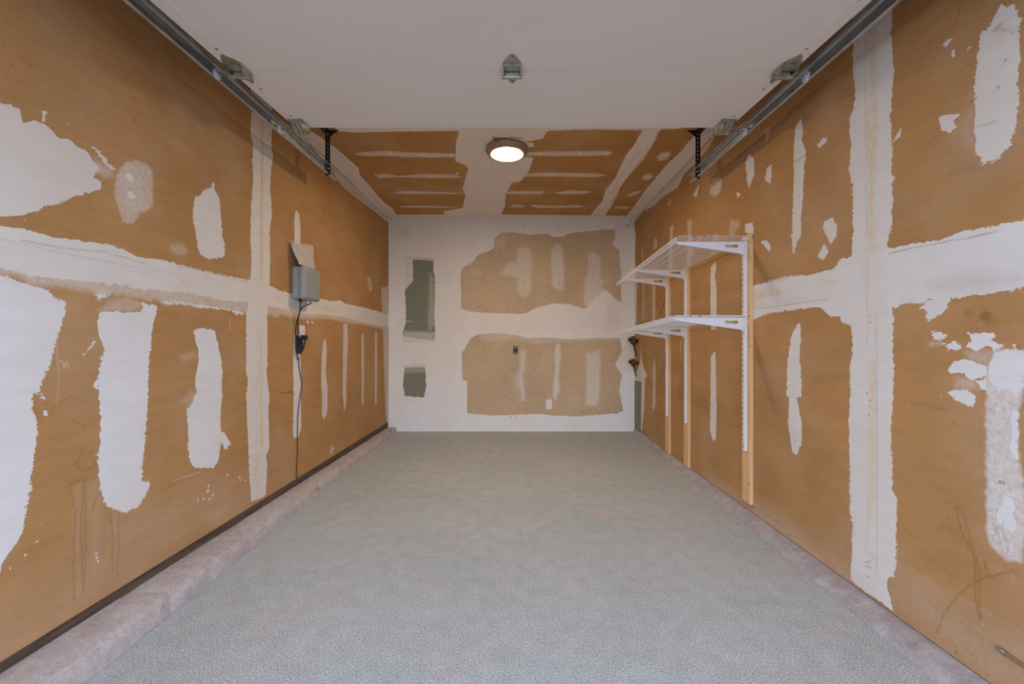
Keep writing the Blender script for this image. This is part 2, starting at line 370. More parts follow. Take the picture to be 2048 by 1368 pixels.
L.line('B 995,110 1050,107 1100,140 1100,165 1070,188 1020,175 990,145 990,115', .003, .3)
# thin vertical strips over the studs
L.add('D 205,840 225,825 240,850 250,950 250,1130 200,1130 198,950', .3)
L.add('L 137,250 130,500 135,620 132,800 130,980 145,998 170,990 190,920 185,700 190,560 180,380 180,250', .5)
L.film('L 345,310 362,275 372,330 370,420 365,520 380,650 375,800 355,865 338,830 340,700 332,620 335,500 338,400', .85, .006, .6)
L.film('P 687,648 695,647 695.5,690 693,758 692.5,806 688.5,825 685.5,790 686,724', .75, .006, .5)
L.film('P 723.5,668 727.5,670 728,760 727,812 723.5,808 723,720', .75, .006, .4)
L.film('P 750,662 754,664 754.5,760 753,811 749.5,806 749.5,720', .7, .006, .4)
L.film('P 762,576 776,572 777,852 773,852 769,770 766,660', .65, .01, .4)
L.add('L 228,150 238,145 242,165 232,175', .6); L.add('L 260,152 272,150 276,170 262,172', .6)
L.film('P 734,556 741,553 745,580 738,584', .5, .005)
# ceiling corner tape
L.add('D 195,150 205,195 260,260 330,280 400,370 510,480 540,560 610,640 720,730 800,790 880,850 960,920 1040,900 600,400 250,100', .1)
L.line('D 300,200 350,262 500,440 600,540 700,620 800,712 1000,890', .006, .8); L.line('D 560,560 650,650 780,740 960,890', .006, .4)
L.film('D 420,330 520,440 700,600 780,700 740,690 620,590 480,450', .7, key='tape')
# scuffs, drips
for sp, a in (('C 400,215 420,200 490,165 492,260 470,400 485,850', .5), ('C 412,230 440,380 432,620 430,900', .45), ('C 500,200 500,560 495,800', .4), ('C 640,370 655,450 660,720', .4),
              ('C 690,370 695,560 680,760', .35), ('C 450,85 470,25 555,10', .5), ('C 450,85 480,128 540,100 560,60', .5), ('C 730,380 735,600', .2), ('B 400,1130 500,1175', .4), ('B 440,1000 495,1040', .3),
              ('B 460,1320 490,1300 480,1340', .4), ('B 320,1060 430,990', .3), ('C 540,360 555,300 580,250', .5), ('A 20,250 25,300', .3)):
    L.line(sp, .0035, a)
L.film('C 420,215 480,190 480,880 432,900', .10, .01); L.film('C 500,210 560,180 600,300 600,380 560,860 530,700', .16, .02); L.film('C 660,380 690,380 680,780 660,760', .12, .01)
L.line('C 1010,182 1175,130', .004, .5, 'film'); L.line('B 1345,545 1342,615', .004, .6, 'film')
L.spot('C 1220,215 1215,245 1245,270 1225,295 1190,290 1400,165 1410,180 1330,150 1435,185 1160,300', .006); L.spot('C 565,615 575,660 240,440 215,540 60,700 150,620 565,640', .004)
L.film('C 1170,400 1260,340 1310,350 1280,440 1200,450', .18, .03); L.film('C 0,1180 120,1120 300,960 560,880 300,1080 60,1220 0,1240', .14, .04)
L.film('L 395,1060 415,1040 428,1070 415,1110 395,1115', .5, .006)
L.spot('D 225,600 220,630', .006, 'dark', amt=.7); L.line('D 430,850 470,800', .006, .7); L.line('D 245,740 230,590', .004, .5); L.line('D 150,740 190,690', .004, .4)
L.spot('A 65,385 35,425 345,207 180,380', .004, 'dark', amt=.8); L.line('A 775,690 795,712', .005, .6); L.line('A 1165,850 1205,860', .004, .6)
L.film('C 0,900 560,560 1100,260 1700,0 1700,160 1000,640 0,1240', .10, .08)
L.line('B 330,700 345,900 330,1050', .003, .3, 'film'); L.line('B 350,790 400,830', .004, .5, 'film'); L.line('B 370,830 395,800', .004, .5, 'film')
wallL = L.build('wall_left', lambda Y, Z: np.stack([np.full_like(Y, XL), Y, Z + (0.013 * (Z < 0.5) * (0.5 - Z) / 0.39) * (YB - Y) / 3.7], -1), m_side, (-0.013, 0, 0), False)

# ---- right wall
zR = steps((0.043, ZC, 0.005))
R = Surf(yL, zR, on_right)
R.add('G 1045,-60 1050,250 1045,400 1060,520 1050,620 1025,700 1035,850 1020,1000 1045,1100 1045,1368 H 1035,190 1055,505 1035,620 1045,700 1030,850 1030,1000 1020,1150 1025,1368 I 1030,350 1045,450 1040,600 1030,760 1150,850 1280,940 1270,880 1245,800 1250,750 1290,740 1300,650 1300,450 1305,290 1275,230 1275,0 H 1270,1368 1265,1200 1280,1000 1285,800 1275,640 1288,560 1280,480 1250,130 1270,0 G 1272,1368 1280,1150 1270,1080 1290,1040 1270,1020 1275,850 1265,700 1285,400 1270,250 1275,60 1270,-60', .5)
R.add('H 465,355 550,330 650,300 800,290 900,262 950,240 970,200 1040,190 1250,135 1400,105 1550,90 1700,30 1850,10 1950,-10 2046,-30 2120,-50 10429,-2049 10429,-543 2120,355 2046,370 1900,395 1750,410 1620,430 1600,480 1560,520 1490,560 1470,500 1430,480 1500,435 1440,455 1340,460 1290,485 1280,480 1055,505 1050,560 1030,590 980,570 970,530 920,540 870,490 850,480 700,495 560,515 490,540 465,555', .75)
R.add('P 1500,572 1508,571 1508,640 1500,640', .5)
R.film('G 1115,160 1180,150 1175,300 1185,500 1190,760 1170,1100 1165,1368 1125,1368 1140,1100 1120,800 1140,500 1125,300', .85, .01, key='tape')
R.film('H 1115,-10 1185,-10 1180,150 1125,150', .7, .01, key='tape'); R.film('H 1140,800 1180,790 1180,1368 I 1180,250 1130,560 1120,520 1140,0 H 1130,1368 1145,1000', .75, .01, key='tape')
R.film('I 1115,560 1200,640 1180,650 1120,600', .9, key='tape'); R.film('H 470,380 620,370 630,410 480,430', .75, key='tape'); R.film('H 870,320 930,315 925,345 880,345', .6, key='tape')
R.line('H 1255,165 1500,115 1905,38', .003, .55); R.line('H 500,345 700,300 950,250', .0035, .35); R.line('H 480,490 700,460 900,435', .0035, .35)
R.line('G 1115,200 1120,700 1125,1368', .003, .35); R.line('H 1183,500 1186,1368 I 1186,700', .003, .35); R.line('H 1130,190 1128,700', .003, .25)
R.line('I 1120,660 1150,650', .004, .6); R.line('I 1120,680 1155,690', .004, .6); R.line('I 1125,740 1145,745', .004, .5)
R.film('H 1500,340 1700,300 2046,270 2046,330 1800,380 1560,370', .25, .03, key='dark')
R.add('G 1915,25 1950,40 1990,20 2015,100 2020,300 2010,400 2015,600 2000,750 1970,850 1900,920 1810,965 1790,920 1760,880 1755,700 1755,500 1770,350 1790,200 1860,130 1880,70', .45)
R.line('G 1855,180 1900,160 1990,190', .005, .3); R.line('G 1900,150 1885,170', .01, .5); R.line('G 1780,740 1880,710', .004, .4)
R.film('G 1870,180 1940,180 1930,240 1880,235', .6, .01, key='tape')
R.film('G 1640,780 1700,690 1755,560 1755,850 1740,850', .28, .03)
R.film('H 1870,740 1950,725 2046,735 2075,900 2040,970 2010,1100 2010,1368 I 2010,0 2035,150 2070,400 2046,560 2030,660 1950,650 1850,560 1830,480 1825,300 1830,0 H 1825,1368 1825,900 1830,820', .78, .005, .9)
R.add('H 1875,745 1950,730 2046,738 2060,870 2030,960 2000,1010 1960,960 1900,970 1835,900 1840,820', .9)
R.add('I 1905,330 1940,270 1985,290 1990,480 1950,470 1910,440 1880,400', 1); R.add('H 1980,1060 2015,1090 2010,1368 I 2005,60 1960,0', .9)
R.line('I 1850,560 1880,480 1870,420 1900,500 1920,600', .003, .4); R.line('I 1920,420 1930,520 1960,540 1950,600', .003, .4)
for sp in ('H 1505,622 1560,625 1615,655 1560,665 1520,672', 'H 1555,690 1650,683 1678,725 1590,742 1600,715', 'H 1715,630 1870,630 1885,655 1850,665 1940,700 1900,730 1830,700 1760,738 1705,712 1740,665',
           'H 1975,695 2000,700 1985,710', 'H 1600,840 1640,800 1720,790 1830,830 1830,890 1740,905 1700,870 1620,872', 'H 1598,970 1700,960 1765,1000 1745,1062 1680,1040 1610,990', 'H 1760,905 1830,900 1830,970 1790,960',
           'H 1850,690 1885,730 1860,745'):
    R.add(sp, .9)
R.film('H 1490,690 1560,675 1550,700 1495,712', .5); R.film('H 1700,740 1870,740 1840,820 1720,790', .4); R.film('H 1640,890 1760,900 1780,960 1640,960', .4)
R.add('H 735,573 742,600 735,780 745,900 748,1000 718,1010 745,1150 745,1280 715,1345 690,1320 665,1150 675,1010 658,1000 665,780 690,640 720,580', .55)
R.line('H 704,640 706,1300', .003, .2); R.spot('H 703,680 712,770 697,1195 700,1255', .006, 'white', amt=1)
R.add('G 740,690 752,740 750,830 770,880 760,1000 755,1100 745,1250 745,1368 H 740,60 710,130 700,175 690,100 683,50 G 690,1368 695,1200 700,1050 700,900 705,800 715,730', .3)
R.line('G 700,950 770,905', .005, .5)
for sp in ('G 880,1290 930,1275 955,1330 H 950,60 915,115 890,60 870,20', 'H 880,105 905,160 870,205 840,185', 'H 510,95 545,90 565,130 555,160 530,120', 'G 440,900 470,930 470,1020 440,1100 425,1060 418,950',
           'G 572,960 565,1075 530,1050 545,980', 'G 360,1125 390,1130 375,1160', 'G 415,1310 460,1300 465,1368 H 430,50 415,40', 'G 1545,690 1590,670 1680,665 1640,700 1660,740 1610,780 1560,765',
           'G 830,830 845,865 890,830 895,805 870,805 848,838', 'G 1570,260 1610,225 1645,225 1590,275', 'G 1625,288 1640,290 1642,330 1628,335', 'G 1700,308 1735,255 1730,285', 'G 1275,830 1335,740 1320,800 1285,830',
           'G 145,1080 135,1150 112,1150', 'J 1720,270 1775,235 1820,290 1810,375 1770,290'):
    R.add(sp, .35)
R.film('G 228,1043 280,1043 272,1120 240,1152 208,1130 215,1080', .75, .008, .3); R.film('G 330,1280 380,1290 360,1368 320,1368', .4, .01)
R.film('G 525,750 565,755 540,850', .4, .006); R.film('E 1500,690 1545,610 1555,630 1520,710', .5, .005)
# strips behind the shelves
R.add('J 1203,472 1212,530 1195,650 1215,760 1215,1250 1148,1250 1145,900 1148,540', .4)
R.add('K 960,375 966,600 972,900 967,1180 940,1192 912,1110 915,900 918,600 922,420', .5)
R.film('J 680,80 727,58 717,150 712,560 665,560 680,150', .7, .008, .2); R.film('J 505,215 522,203 540,260 528,330 490,330', .6, .008, .2); R.film('J 487,740 517,740 516,1160 480,1160', .7, .006, .3)
R.film('J 355,340 382,328 382,460 360,460', .5, .008); R.film('J 880,0 937,0 920,150 952,370 900,550 870,540 890,200', .62, .012, .2); R.film('J 1180,170 1232,160 1242,200 1222,360 1140,400', .4, .012, .2)
R.film('J 370,480 400,480 395,1150 365,1150', .35, .008); R.film('J 1380,40 1470,0 1480,60 1400,190 1360,190', .45, .012)
R.film('K 405,415 416,520 416,850 400,928 388,900 390,520', .65, .006, .3); R.film('K 640,280 650,285 646,430 638,420', .5, .005)
R.film('E 1300,740 1318,728 1315,780 1295,785', .5, .005)
R.add('K 285,350 290,450 312,540 330,575 342,605 320,622 312,900 292,1095 281,1095 287,655 190,640 150,640 150,560 215,540 240,570 275,480', .3)
R.add('P 1264,430 1272,470 1270,520 1274,560 1273,640 1271,664 1262,664', .2)
R.add('E 1010,930 1090,830 1170,790 1250,710 1370,640 1430,520 1520,440 1620,320 1690,190 1760,60 1500,60 900,900', .1)
R.film('E 1180,770 1300,620 1420,520 1560,300 1480,420 1350,560 1200,720', .5, key='tape'); R.line('E 1020,900 1150,760 1330,560 1500,380', .008, .3)
R.add('K 192,635 283,655 283,1150 185,1100', 0, 'green', 0.0)
R.line('K 192,634 284,654', .004, .8); R.line('K 283,655 284,1135', .004, .5)
for sp, a in (('I 1650,328 1660,400 1690,500 1750,600 1762,700 1760,860 1790,990', .6), ('I 1650,328 1680,345 1710,430 1740,550 1785,700 1785,860 1792,985', .5), ('I 1535,1070 1570,980 1640,870 1730,790 1830,740 1985,705', .5),
              ('I 1655,480 1690,550 1720,590', .3), ('I 1985,705 2046,760', .3), ('I 530,370 640,450', .4), ('I 700,500 890,630', .3), ('I 900,520 940,555', .35), ('H 1380,1040 1480,1055 1590,1090', .4), ('H 1640,1150 1625,1175', .4),
              ('I 1540,390 1570,440 1540,490', .3), ('I 1370,480 1405,520', .35), ('G 1675,0 1665,70 1625,160', .5), ('G 1560,240 1620,200', .2), ('I 1300,130 1315,150', .4), ('I 1815,645 1825,700', .9),
              ('G 1450,1185 1500,1160', .4), ('H 1760,570 1820,530', .4), ('H 800,960 830,970', .3), ('H 850,1160 910,1140', .25), ('H 820,1030 880,1050', .25), ('I 1680,1130 1770,1220', .4), ('I 1610,1090 1650,1150', .35)):
    R.line(sp, .0035, a)
R.spot('H 1822,530', .02, 'dark', amt=.6); R.spot('H 1845,565 1720,515', .018, 'dark', amt=.3)
R.spot('H 1143,525 1147,568 1130,985 1146,1030 1142,1058 1138,1110', .005, 'dark', amt=.9); R.spot('G 1765,578 1740,595 1895,510 1940,350 930,1025', .005, 'dark', amt=.8); R.spot('I 685,380 670,498 1905,188 1925,190 1650,1185', .006, 'dark', amt=.8)
R.film('I 1320,860 1480,960 1640,1120 1850,1368 2120,1368 2120,1200 1900,1120 1700,1020 1500,900 1400,830', .24, .12, .6)
R.film('I 200,140 400,270 620,400 900,620 1030,720 1030,790 860,680 500,420 120,130', .26, .06, .5)
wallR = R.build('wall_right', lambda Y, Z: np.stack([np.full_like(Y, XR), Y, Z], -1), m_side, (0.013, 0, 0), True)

# ---- back wall (mostly compound, kraft areas left bare)
uB = steps((XL - .03, XR + .03, 0.0085)); vB = steps((0.0, ZC, 0.0085))
B = Surf(uB, vB, on_back); B.at['mud'][:] = 1.0; B.at['white'][:] = .3
B.sub('F 735,140 800,135 900,150 1020,145 1060,165 1120,160 1130,145 1250,130 1350,120 1430,118 1430,180 1410,200 1440,235 1455,240 1465,400 1465,560 1440,550 1370,480 1345,500 1260,600 1235,600 1150,575 1050,570 960,590 880,630 820,632 640,625 550,618 495,600 490,400 500,350 560,320 600,270 660,250 695,230 695,170')
B.sub('F 600,755 700,750 770,755 830,760 900,780 1000,775 1150,785 1300,778 1460,778 1470,860 1430,940 1470,1000 1455,1100 1480,1220 1450,1235 1200,1255 1050,1250 980,1240 850,1245 690,1250 560,1240 530,1235 530,1040 500,1030 497,870 520,835 550,780')
B.sub('F 200,300 325,310 325,380 335,410 330,640 335,760 330,790 250,785 145,770 138,750 155,690 158,600 150,490 200,430'); B.sub('F 150,960 275,955 280,1080 268,1140 150,1130 140,1060')
B.add('F 190,290 335,300 345,800 130,780 140,480 190,420', 0, 'green'); B.add('F 140,950 285,945 290,1150 135,1140', 0, 'green')
for sp, a in (('F 840,230 900,228 915,250 925,330 915,400 915,500 880,530 840,510 835,410 730,390 780,320 830,320', .5), ('F 1075,200 1110,230 1120,400 1115,480 1090,490 1045,460 1040,250', .55),
              ('F 1265,265 1300,255 1340,280 1340,420 1395,430 1350,440 1350,520 1260,600 1240,560 1245,420 1262,400', .5), ('F 850,860 890,850 880,960 870,1000 885,1160 860,1150 850,1080 830,1040 850,960', .5),
              ('F 1075,810 1095,820 1098,900 1085,1000 1090,1100 1065,1160 1050,1130 1065,950 1060,880', .7), ('F 1253,870 1290,870 1335,840 1340,900 1335,1100 1320,1190 1250,1185 1255,1050', .55),
              ('F 550,370 600,345 630,370 610,405 560,405', .2), ('F 1350,480 1440,550 1460,640 1260,620 1250,560', .7), ('F 840,460 900,455 910,510 870,525 840,505', .4), ('F 1250,1115 1330,1115 1320,1190 1250,1185', .3),
              ('F 600,750 950,745 1200,760 1460,765 1460,790 1150,800 950,815 800,790 620,800', .3), ('F 300,380 325,410 330,620 330,700 300,740 290,660 300,500', .35), ('F 138,735 335,745 330,795 145,775', .55), ('F 150,955 280,955 280,985 145,990', .3),
              ('F 1430,930 1470,920 1475,1000', .5), ('F 800,1000 850,980 860,1090 830,1100', .25), ('F 1050,570 1130,570 1235,600 1230,625 1000,625', .9), ('F 700,180 760,150 760,230 700,240', .3)):
    B.film(sp, a, .018)
for sp, a in (('F 140,285 205,285 205,300 145,300', .3), ('F 205,285 330,295 330,308 205,300', .45), ('F 150,310 198,310 198,420 155,480', .18), ('F 140,780 335,790 330,810 145,800', .18), ('F 140,945 275,940 275,958 140,958', .3)):
    B.film(sp, a, .012, key='dark')
B.film('F 100,100 170,90 180,150 110,165', .14, .05, key='dark'); B.film('F 600,640 1450,640 1450,740 620,745', .25, .05, key='tape'); B.film('F 1380,560 1450,600 1450,700 1380,680', .12, .04, key='dark')
B.film('F 60,800 500,800 500,1340 60,1340', .0, .1); B.at['white'][:] = np.clip(.3 + (1.0 - vB) * 1.0, .3, .95)[None, :] + .08 * np.sin(uB * 3 + 1)[:, None]
B.spot('F 765,1135 1118,1187 795,1262', .012, 'dark', amt=1); B.spot('F 875,100 875,168 868,437 1080,285 1083,330 1090,95 1240,62 1318,98 655,612 650,990 640,995 1150,288 825,1263 1512,1280 680,335', .010, 'dark', amt=.7)
B.line('F 985,1118 1015,1138', .008, .6); B.line('F 915,950 940,965', .006, .4); B.line('F 1085,165 1078,172', .006, .7); B.line('F 1093,430 1087,450', .007, .9); B.line('F 270,660 320,660', .006, .7); B.line('F 1468,360 1468,385', .007, .7)
B.line('F 1495,105 1500,92 1512,95', .007, .9); B.line('F 1200,235 1210,245', .012, .4); B.line('F 940,235 960,275', .01, .25); B.line('F 875,60 875,160', .003, .25); B.line('F 1092,60 1092,100', .003, .25)
B.line('F 158,677 188,678', .006, .9, 'film'); B.spot('F 158,677', .01, 'film'); B.spot('F 1513,97', .012, 'dark'); B.spot('F 68,55 1530,68', .014, 'dark')
B.spot('F 860,1155 850,1165', .01, 'film')
wallB = B.build('wall_back', lambda X, Z: np.stack([X, np.full_like(X, YB), Z], -1), m_back, (0, 0.013, 0), False)

# ---- ceiling
uC = steps((XL, XR, 0.0085)); vC = steps((YF, 2.2, 0.1), (2.2, YB, 0.0085))
Cc = Surf(uC, vC, on_ceil)
Cc.add('D 1550,100 1550,170 1525,260 1520,420 1590,450 1625,480 1600,560 1580,650 1600,700 1580,800 1430,830 1420,900 1885,900 1890,855 1925,790 1930,690 1980,600 2046,575 E 20,620 90,580 160,490 190,390 100,380 140,310 200,300 190,270 110,260 200,250 270,230 300,180 310,100', .1)
Cc.sub('D 1825,220 1920,226 1990,240 2046,300 1830,300')
Cc.add('P 740,429.5 1000,429 1265,431.5 1290,434 1290,450 740,450', .1)
Cc.add('D 540,150 560,175 700,185 900,180 1200,175 1560,170 1560,60 300,60', .1); Cc.add('E 290,172 450,165 700,160 1000,165 1400,155 1450,60 290,60', .1)
Cc.add('E 1085,165 1000,310 950,370 860,560 780,660 760,740 700,810 660,860 770,870 830,790 880,700 900,640 960,560 1020,490 1100,400 1190,250 1230,160 1290,60 1140,60', .1)
Cc.add('D 300,150 470,260 560,330 640,400 720,470 740,540 800,600 880,700 950,770 1010,810 1030,860 1000,920 60,60 200,60', .1)
Cc.add('E 1560,160 1500,220 1400,340 1300,430 1190,560 1120,640 1030,770 960,860 980,930 1800,60 1640,60', .1)
Cc.film('E 1210,170 1150,300 950,560 820,760 840,770 970,580 1190,290 1225,200', .3, .006, key='dark'); Cc.film('E 1060,330 1080,340 900,560 840,700 815,690 960,450', .5, .01, key='tape')
Cc.film('D 420,270 1000,860 990,880 380,270', .45, .015, key='tape'); Cc.line('D 420,230 700,500 1000,800', .006, .3)
for sp in ('D 690,360 760,345 950,335 1100,345 1250,350 1400,355 1530,360 1530,385 1350,390 1100,385 950,375 800,378 740,375', 'D 850,530 950,522 1050,540 1250,525 1500,530 1585,550 1500,558 1250,555 1050,550 900,560',
           'D 995,678 1100,662 1300,668 1590,680 1500,688 1100,688', 'D 1050,795 1100,785 1300,785 1550,795 1500,800 1150,800', 'E 120,345 400,340 800,335 845,350 800,372 500,378 130,375',
           'E 90,520 300,512 700,520 790,537 700,550 400,545 90,545', 'E -90,668 100,665 270,665 285,680 250,690 -90,690', 'E 355,678 500,658 650,665 660,675 600,690 420,690', 'E 0,785 60,775 125,785 100,797 10,797',
           'E 165,775 300,785 550,780 610,787 570,800 250,802 190,795', 'E 1200,390 1240,350 1300,340 1318,360 1290,405 1220,418', 'E 1085,550 1110,525 1160,520 1170,550 1130,580 1090,575',
           'E 965,695 1020,665 1080,660 1040,690 980,710', 'E 850,800 900,790 980,790 960,815'):
    Cc.film(sp, .72, .008, .3)
Cc.spot('E 250,360 575,360 790,355 340,535 570,533 1130,550 1270,370 D 985,355 1245,368 1490,365 1310,545 1535,520', .016)
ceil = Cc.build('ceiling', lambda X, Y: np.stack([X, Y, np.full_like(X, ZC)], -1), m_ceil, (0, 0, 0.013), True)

# ------------------------------------------------------------------ floor, kerbs, sill, front of the garage
def floor_mat():
    t = NT('worn_grey_floor')
    cl = t.noise(1.6, 4); a = t.noise(230, 2, t.scale(t.pos, (1, 1.0, 1)), 0.7); b = t.noise(120, 3, t.scale(t.pos, (1, 1, 1), (0, 0, 1)), 0.7); mid = t.noise(14, 4)
    c = t.mix(t.mr(cl, 0.35, 0.65), (0.45, 0.495, 0.50), (0.495, 0.53, 0.535))
    pk = t.noise(4.5, 4, t.scale(t.pos, (1, 1, 1), (0, 0, 2))); c = t.mix(t.mr(pk, 0.52, 0.7, 0, 0.5), c, (0.53, 0.49, 0.49))
    c = t.mix(1.0, c, t.mr(mid, 0.3, 0.7, 0.93, 1.07), 'MULTIPLY')
    c = t.mix(1.0, c, t.mr(a, 0.34, 0.64, 0.52, 1.38), 'MULTIPLY'); c = t.mix(1.0, c, t.mr(b, 0.32, 0.66, 0.82, 1.15), 'MULTIPLY')
    s = t.noise(16, 1); c = t.mix(t.mr(s, 0.80, 0.82, 0, 0.5), c, (0.08, 0.08, 0.08))
    t.bump(a, 0.3, 0.001); return t.fin(c, 0.9, 0, 0.2)
m_floor = floor_mat()
mb = MB(); mb.box(-1.62, 1.55, -0.5, YB + .1, -0.1, 0.0); struct(mb.build('floor', m_floor))
def kerb_mat(name, c0, c1):
    t = NT(name); n = t.noise(7, 5, None, 0.65); a = t.noise(160, 3, t.scale(t.pos, (1, 0.5, 1)), 0.7); g = t.noise(26, 4)
    c = t.mix(t.mr(n, 0.38, 0.62), c0, c1); c = t.mix(1.0, c, t.mr(a, 0.3, 0.7, 0.78, 1.18), 'MULTIPLY'); c = t.mix(1.0, c, t.mr(g, 0.3, 0.7, 0.88, 1.1), 'MULTIPLY')
    s = t.noise(12, 2, t.scale(t.pos, (1, .4, 1))); c = t.mix(t.mr(s, 0.70, 0.76, 0, 0.6), c, (0.10, 0.08, 0.07))
    t.bump(a, 0.6, 0.002); return t.fin(c, 0.9, 0, 0.2)
m_kl = kerb_mat('concrete_kerb', (0.55, 0.51, 0.50), (0.49, 0.425, 0.42)); m_kr = kerb_mat('concrete_kerb_dark', (0.46, 0.445, 0.45), (0.40, 0.345, 0.355))
m_conc = kerb_mat('pale_concrete', (0.45, 0.44, 0.42), (0.40, 0.39, 0.38))
def sweep_y(name, prof, ys, mat, joints=()):
    """prof(y) -> closed outline in XZ"""
    mb = MB(); rings = [prof(y) for y in ys]; n = len(rings[0]); vs = [(x, y, z) for r, y in zip(rings, ys) for x, z in r]
    fs = [[i * n + k, i * n + (k + 1) % n, (i + 1) * n + (k + 1) % n, (i + 1) * n + k] for i in range(len(ys) - 1) for k in range(n)]
    fs += [list(range(n)), [(len(ys) - 1) * n + k for k in range(n)][::-1]]
    mb.add(vs, fs, True); o = mb.build(name, mat); struct(o); return o
rnd = random.Random(5)
ysK = sorted([YF + 0.06 * i for i in range(int((YB - YF) / 0.06) + 1)] + [YB, 1.600, 1.606, 2.206, 2.212, 3.3, 3.306])
def kL(y):
    t = (YB - y) / (YB - 1.28); xf = -1.392 + .069 * t; h = 0.048 + 0.040 * min(t, 1.2); j = rnd.uniform(-1, 1) * .0015
    g = .003 if any(abs(y - q) < .008 for q in (1.603, 2.209, 3.303)) else 0
    return [(XL - .03, 0.001), (xf + .004 + j - g, 0.001), (xf + .002 + j - g, h * .5), (xf - g, h - .008 + j), (xf - .009 - g, h + j * .5 - g), (XL - .03, h - g)]
sweep_y('baseboard_left', kL, ysK, m_kl)
def kR(y):
    t = (YB - y) / (YB - 1.28); xf = 1.388 - .088 * min(max(t, 0) ** .8, 1.15); j = rnd.uniform(-1, 1) * .003
    return [(XR + .03, 0.001), (xf + j, 0.001), (xf + .004 + j, .010), (xf + (XR - xf) * .35 + j, .026), (xf + (XR - xf) * .75, .036 + j * .4), (XR + .001, .040), (XR + .03, .040)]
sweep_y('baseboard_right', kR, ysK, m_kr)
t = NT('sill_wood_and_gap_shade'); n = t.noise(60, 4, t.scale(t.pos, (1, .08, 1))); m_sill_gap = t.fin(t.mix(t.mr(n, .3, .7), (0.055, 0.035, 0.022), (0.13, 0.09, 0.06)), 0.8)
mb = MB(); mb.prism([(XL - .02, .045), (XL - .004, .045), (XL - .004, .125), (XL - .02, .125)], 'y', YF, YB); struct(mb.build('trim_1', m_sill_gap))
mb = MB(); mb.box(XR + .0005, XR + .012, YF, YB, .036, .0445); struct(mb.build('gap_shade_strip', m_sill_gap))  # dark strip standing in for the shadow line between right board and kerb
# front wall of the garage round the door opening, behind the camera, and the drive outside
m_jamb = simple('painted_jamb', (0.6, 0.58, 0.55), .7)
mb = MB(); mb.box(-1.6, -1.24, YF - .1, YF, 0, ZC + .02); mb.box(1.22, 1.55, YF - .1, YF, 0, ZC + .02); mb.box(-1.24, 1.22, YF - .1, YF, 2.17, ZC + .02); struct(mb.build('wall_front', m_jamb))
mb = MB(); mb.box(-9, 9, -14, -0.5, -.12, -.02); struct(mb.build('ground', simple('asphalt', (0.10, 0.085, 0.07), .9, 0, .15)))

# ------------------------------------------------------------------ overhead door, raised
def steel_white():
    t = NT('white_door_steel'); n = t.noise(700, 2); c = t.mix(t.mr(t.noise(3, 3), .3, .7), (0.84, 0.83, 0.815), (0.87, 0.86, 0.845)); t.bump(n, .12, .0006); return t.fin(c, .55, 0, .35)
m_door = steel_white(); m_galv = None
def galv(name, c, r=.38):
    t = NT(name); n = t.noise(45, 4, t.scale(t.pos, (1, .3, 1))); v = t.mix(1.0, c, t.mr(n, .3, .7, .75, 1.15), 'MULTIPLY'); return t.fin(v, t.mr(n, .3, .7, r - .08, r + .15), .9)
m_galv = galv('galvanised_steel', (0.52, 0.55, 0.56)); m_zinc = galv('bright_zinc', (0.46, 0.48, 0.45), .28); m_track = galv('track_steel', (0.50, 0.53, 0.55), .42)
m_blackst = simple('black_painted_steel', (0.02, 0.018, 0.017), .5); m_nylon = simple('pale_nylon', (0.62, 0.66, 0.78), .45)
DT = math.atan(0.055)                                     # the raised door rises slightly towards the back
def dz(y): return CAMZ + 1.18 - 0.055 * (2.29 - y)        # underside height
DM = lambda y: Matrix.Translation((0, y, dz(y))) @ Matrix.Rotation(DT, 4, 'X')
DX0, DX1 = -1.205, 1.178; SEC = 0.533
door = bpy.data.objects.new('door_1', None); COL.objects.link(door); door.location = (-0.013, 2.29, dz(2.29)); struct(door)
door['label'] = 'raised white overhead garage door seen from below'
secs = []
for k in range(4):
    y1 = 2.29 - SEC * k; y0 = y1 - SEC; M = DM(y0); mb = MB()
    mb.box(DX0, DX1, .0005, SEC - .0005, 0.0, .045, .0012, M=M)
    for xa, xb in ((DX0, DX0 + .058), (DX1 - .058, DX1)): mb.box(xa - .001, xb, .003, SEC - .003, -.0018, .004, .0006, M=M)
    rb = mb
    for xc in (DX0 + .03, DX1 - .03):
        for yy in (.07, .11, SEC - .07, SEC - .11):
            for s in (-1, 1): rb.lathe([(.0028, 0), (.0022, .0012), (.0005, .0018)], M @ Matrix.Translation((xc + s * .016, yy, -.0018)) @ Matrix.Rotation(math.pi, 4, 'X'), 8, mi=1)
    for xc in (DX0 + .044, DX1 - .044):
        for yy in (.14, SEC - .14): rb.lathe([(.006, 0), (.006, .002), (.003, .004)], M @ Matrix.Translation((xc, yy, -.0018)) @ Matrix.Rotation(math.pi, 4, 'X'), 10, mi=1)
    mb.build('section', [m_door, m_zinc], door)
def leaf_plate(mb, cx, y0, y1, w0, w1, z, M, th=.0022):
    """tapering hinge leaf: wide at y0, narrow rounded tip at y1 (door-plane coordinates)"""
    pts = [(cx - w0 / 2, y0), (cx + w0 / 2, y0), (cx + w0 / 2, y0 + (y1 - y0) * .3), (cx + w1 / 2, y1 - (y1 - y0) * .06), (cx + w1 * .25, y1), (cx - w1 * .25, y1), (cx - w1 / 2, y1 - (y1 - y0) * .06), (cx - w0 / 2, y0 + (y1 - y0) * .3)]
    n = len(pts); vs = [M @ Vector((x, y, z)) for x, y in pts] + [M @ Vector((x, y, z - th)) for x, y in pts]
    mb.add(vs, [list(range(n)), list(range(2 * n - 1, n - 1, -1))] + [[i, (i + 1) % n, n + (i + 1) % n, n + i] for i in range(n)])
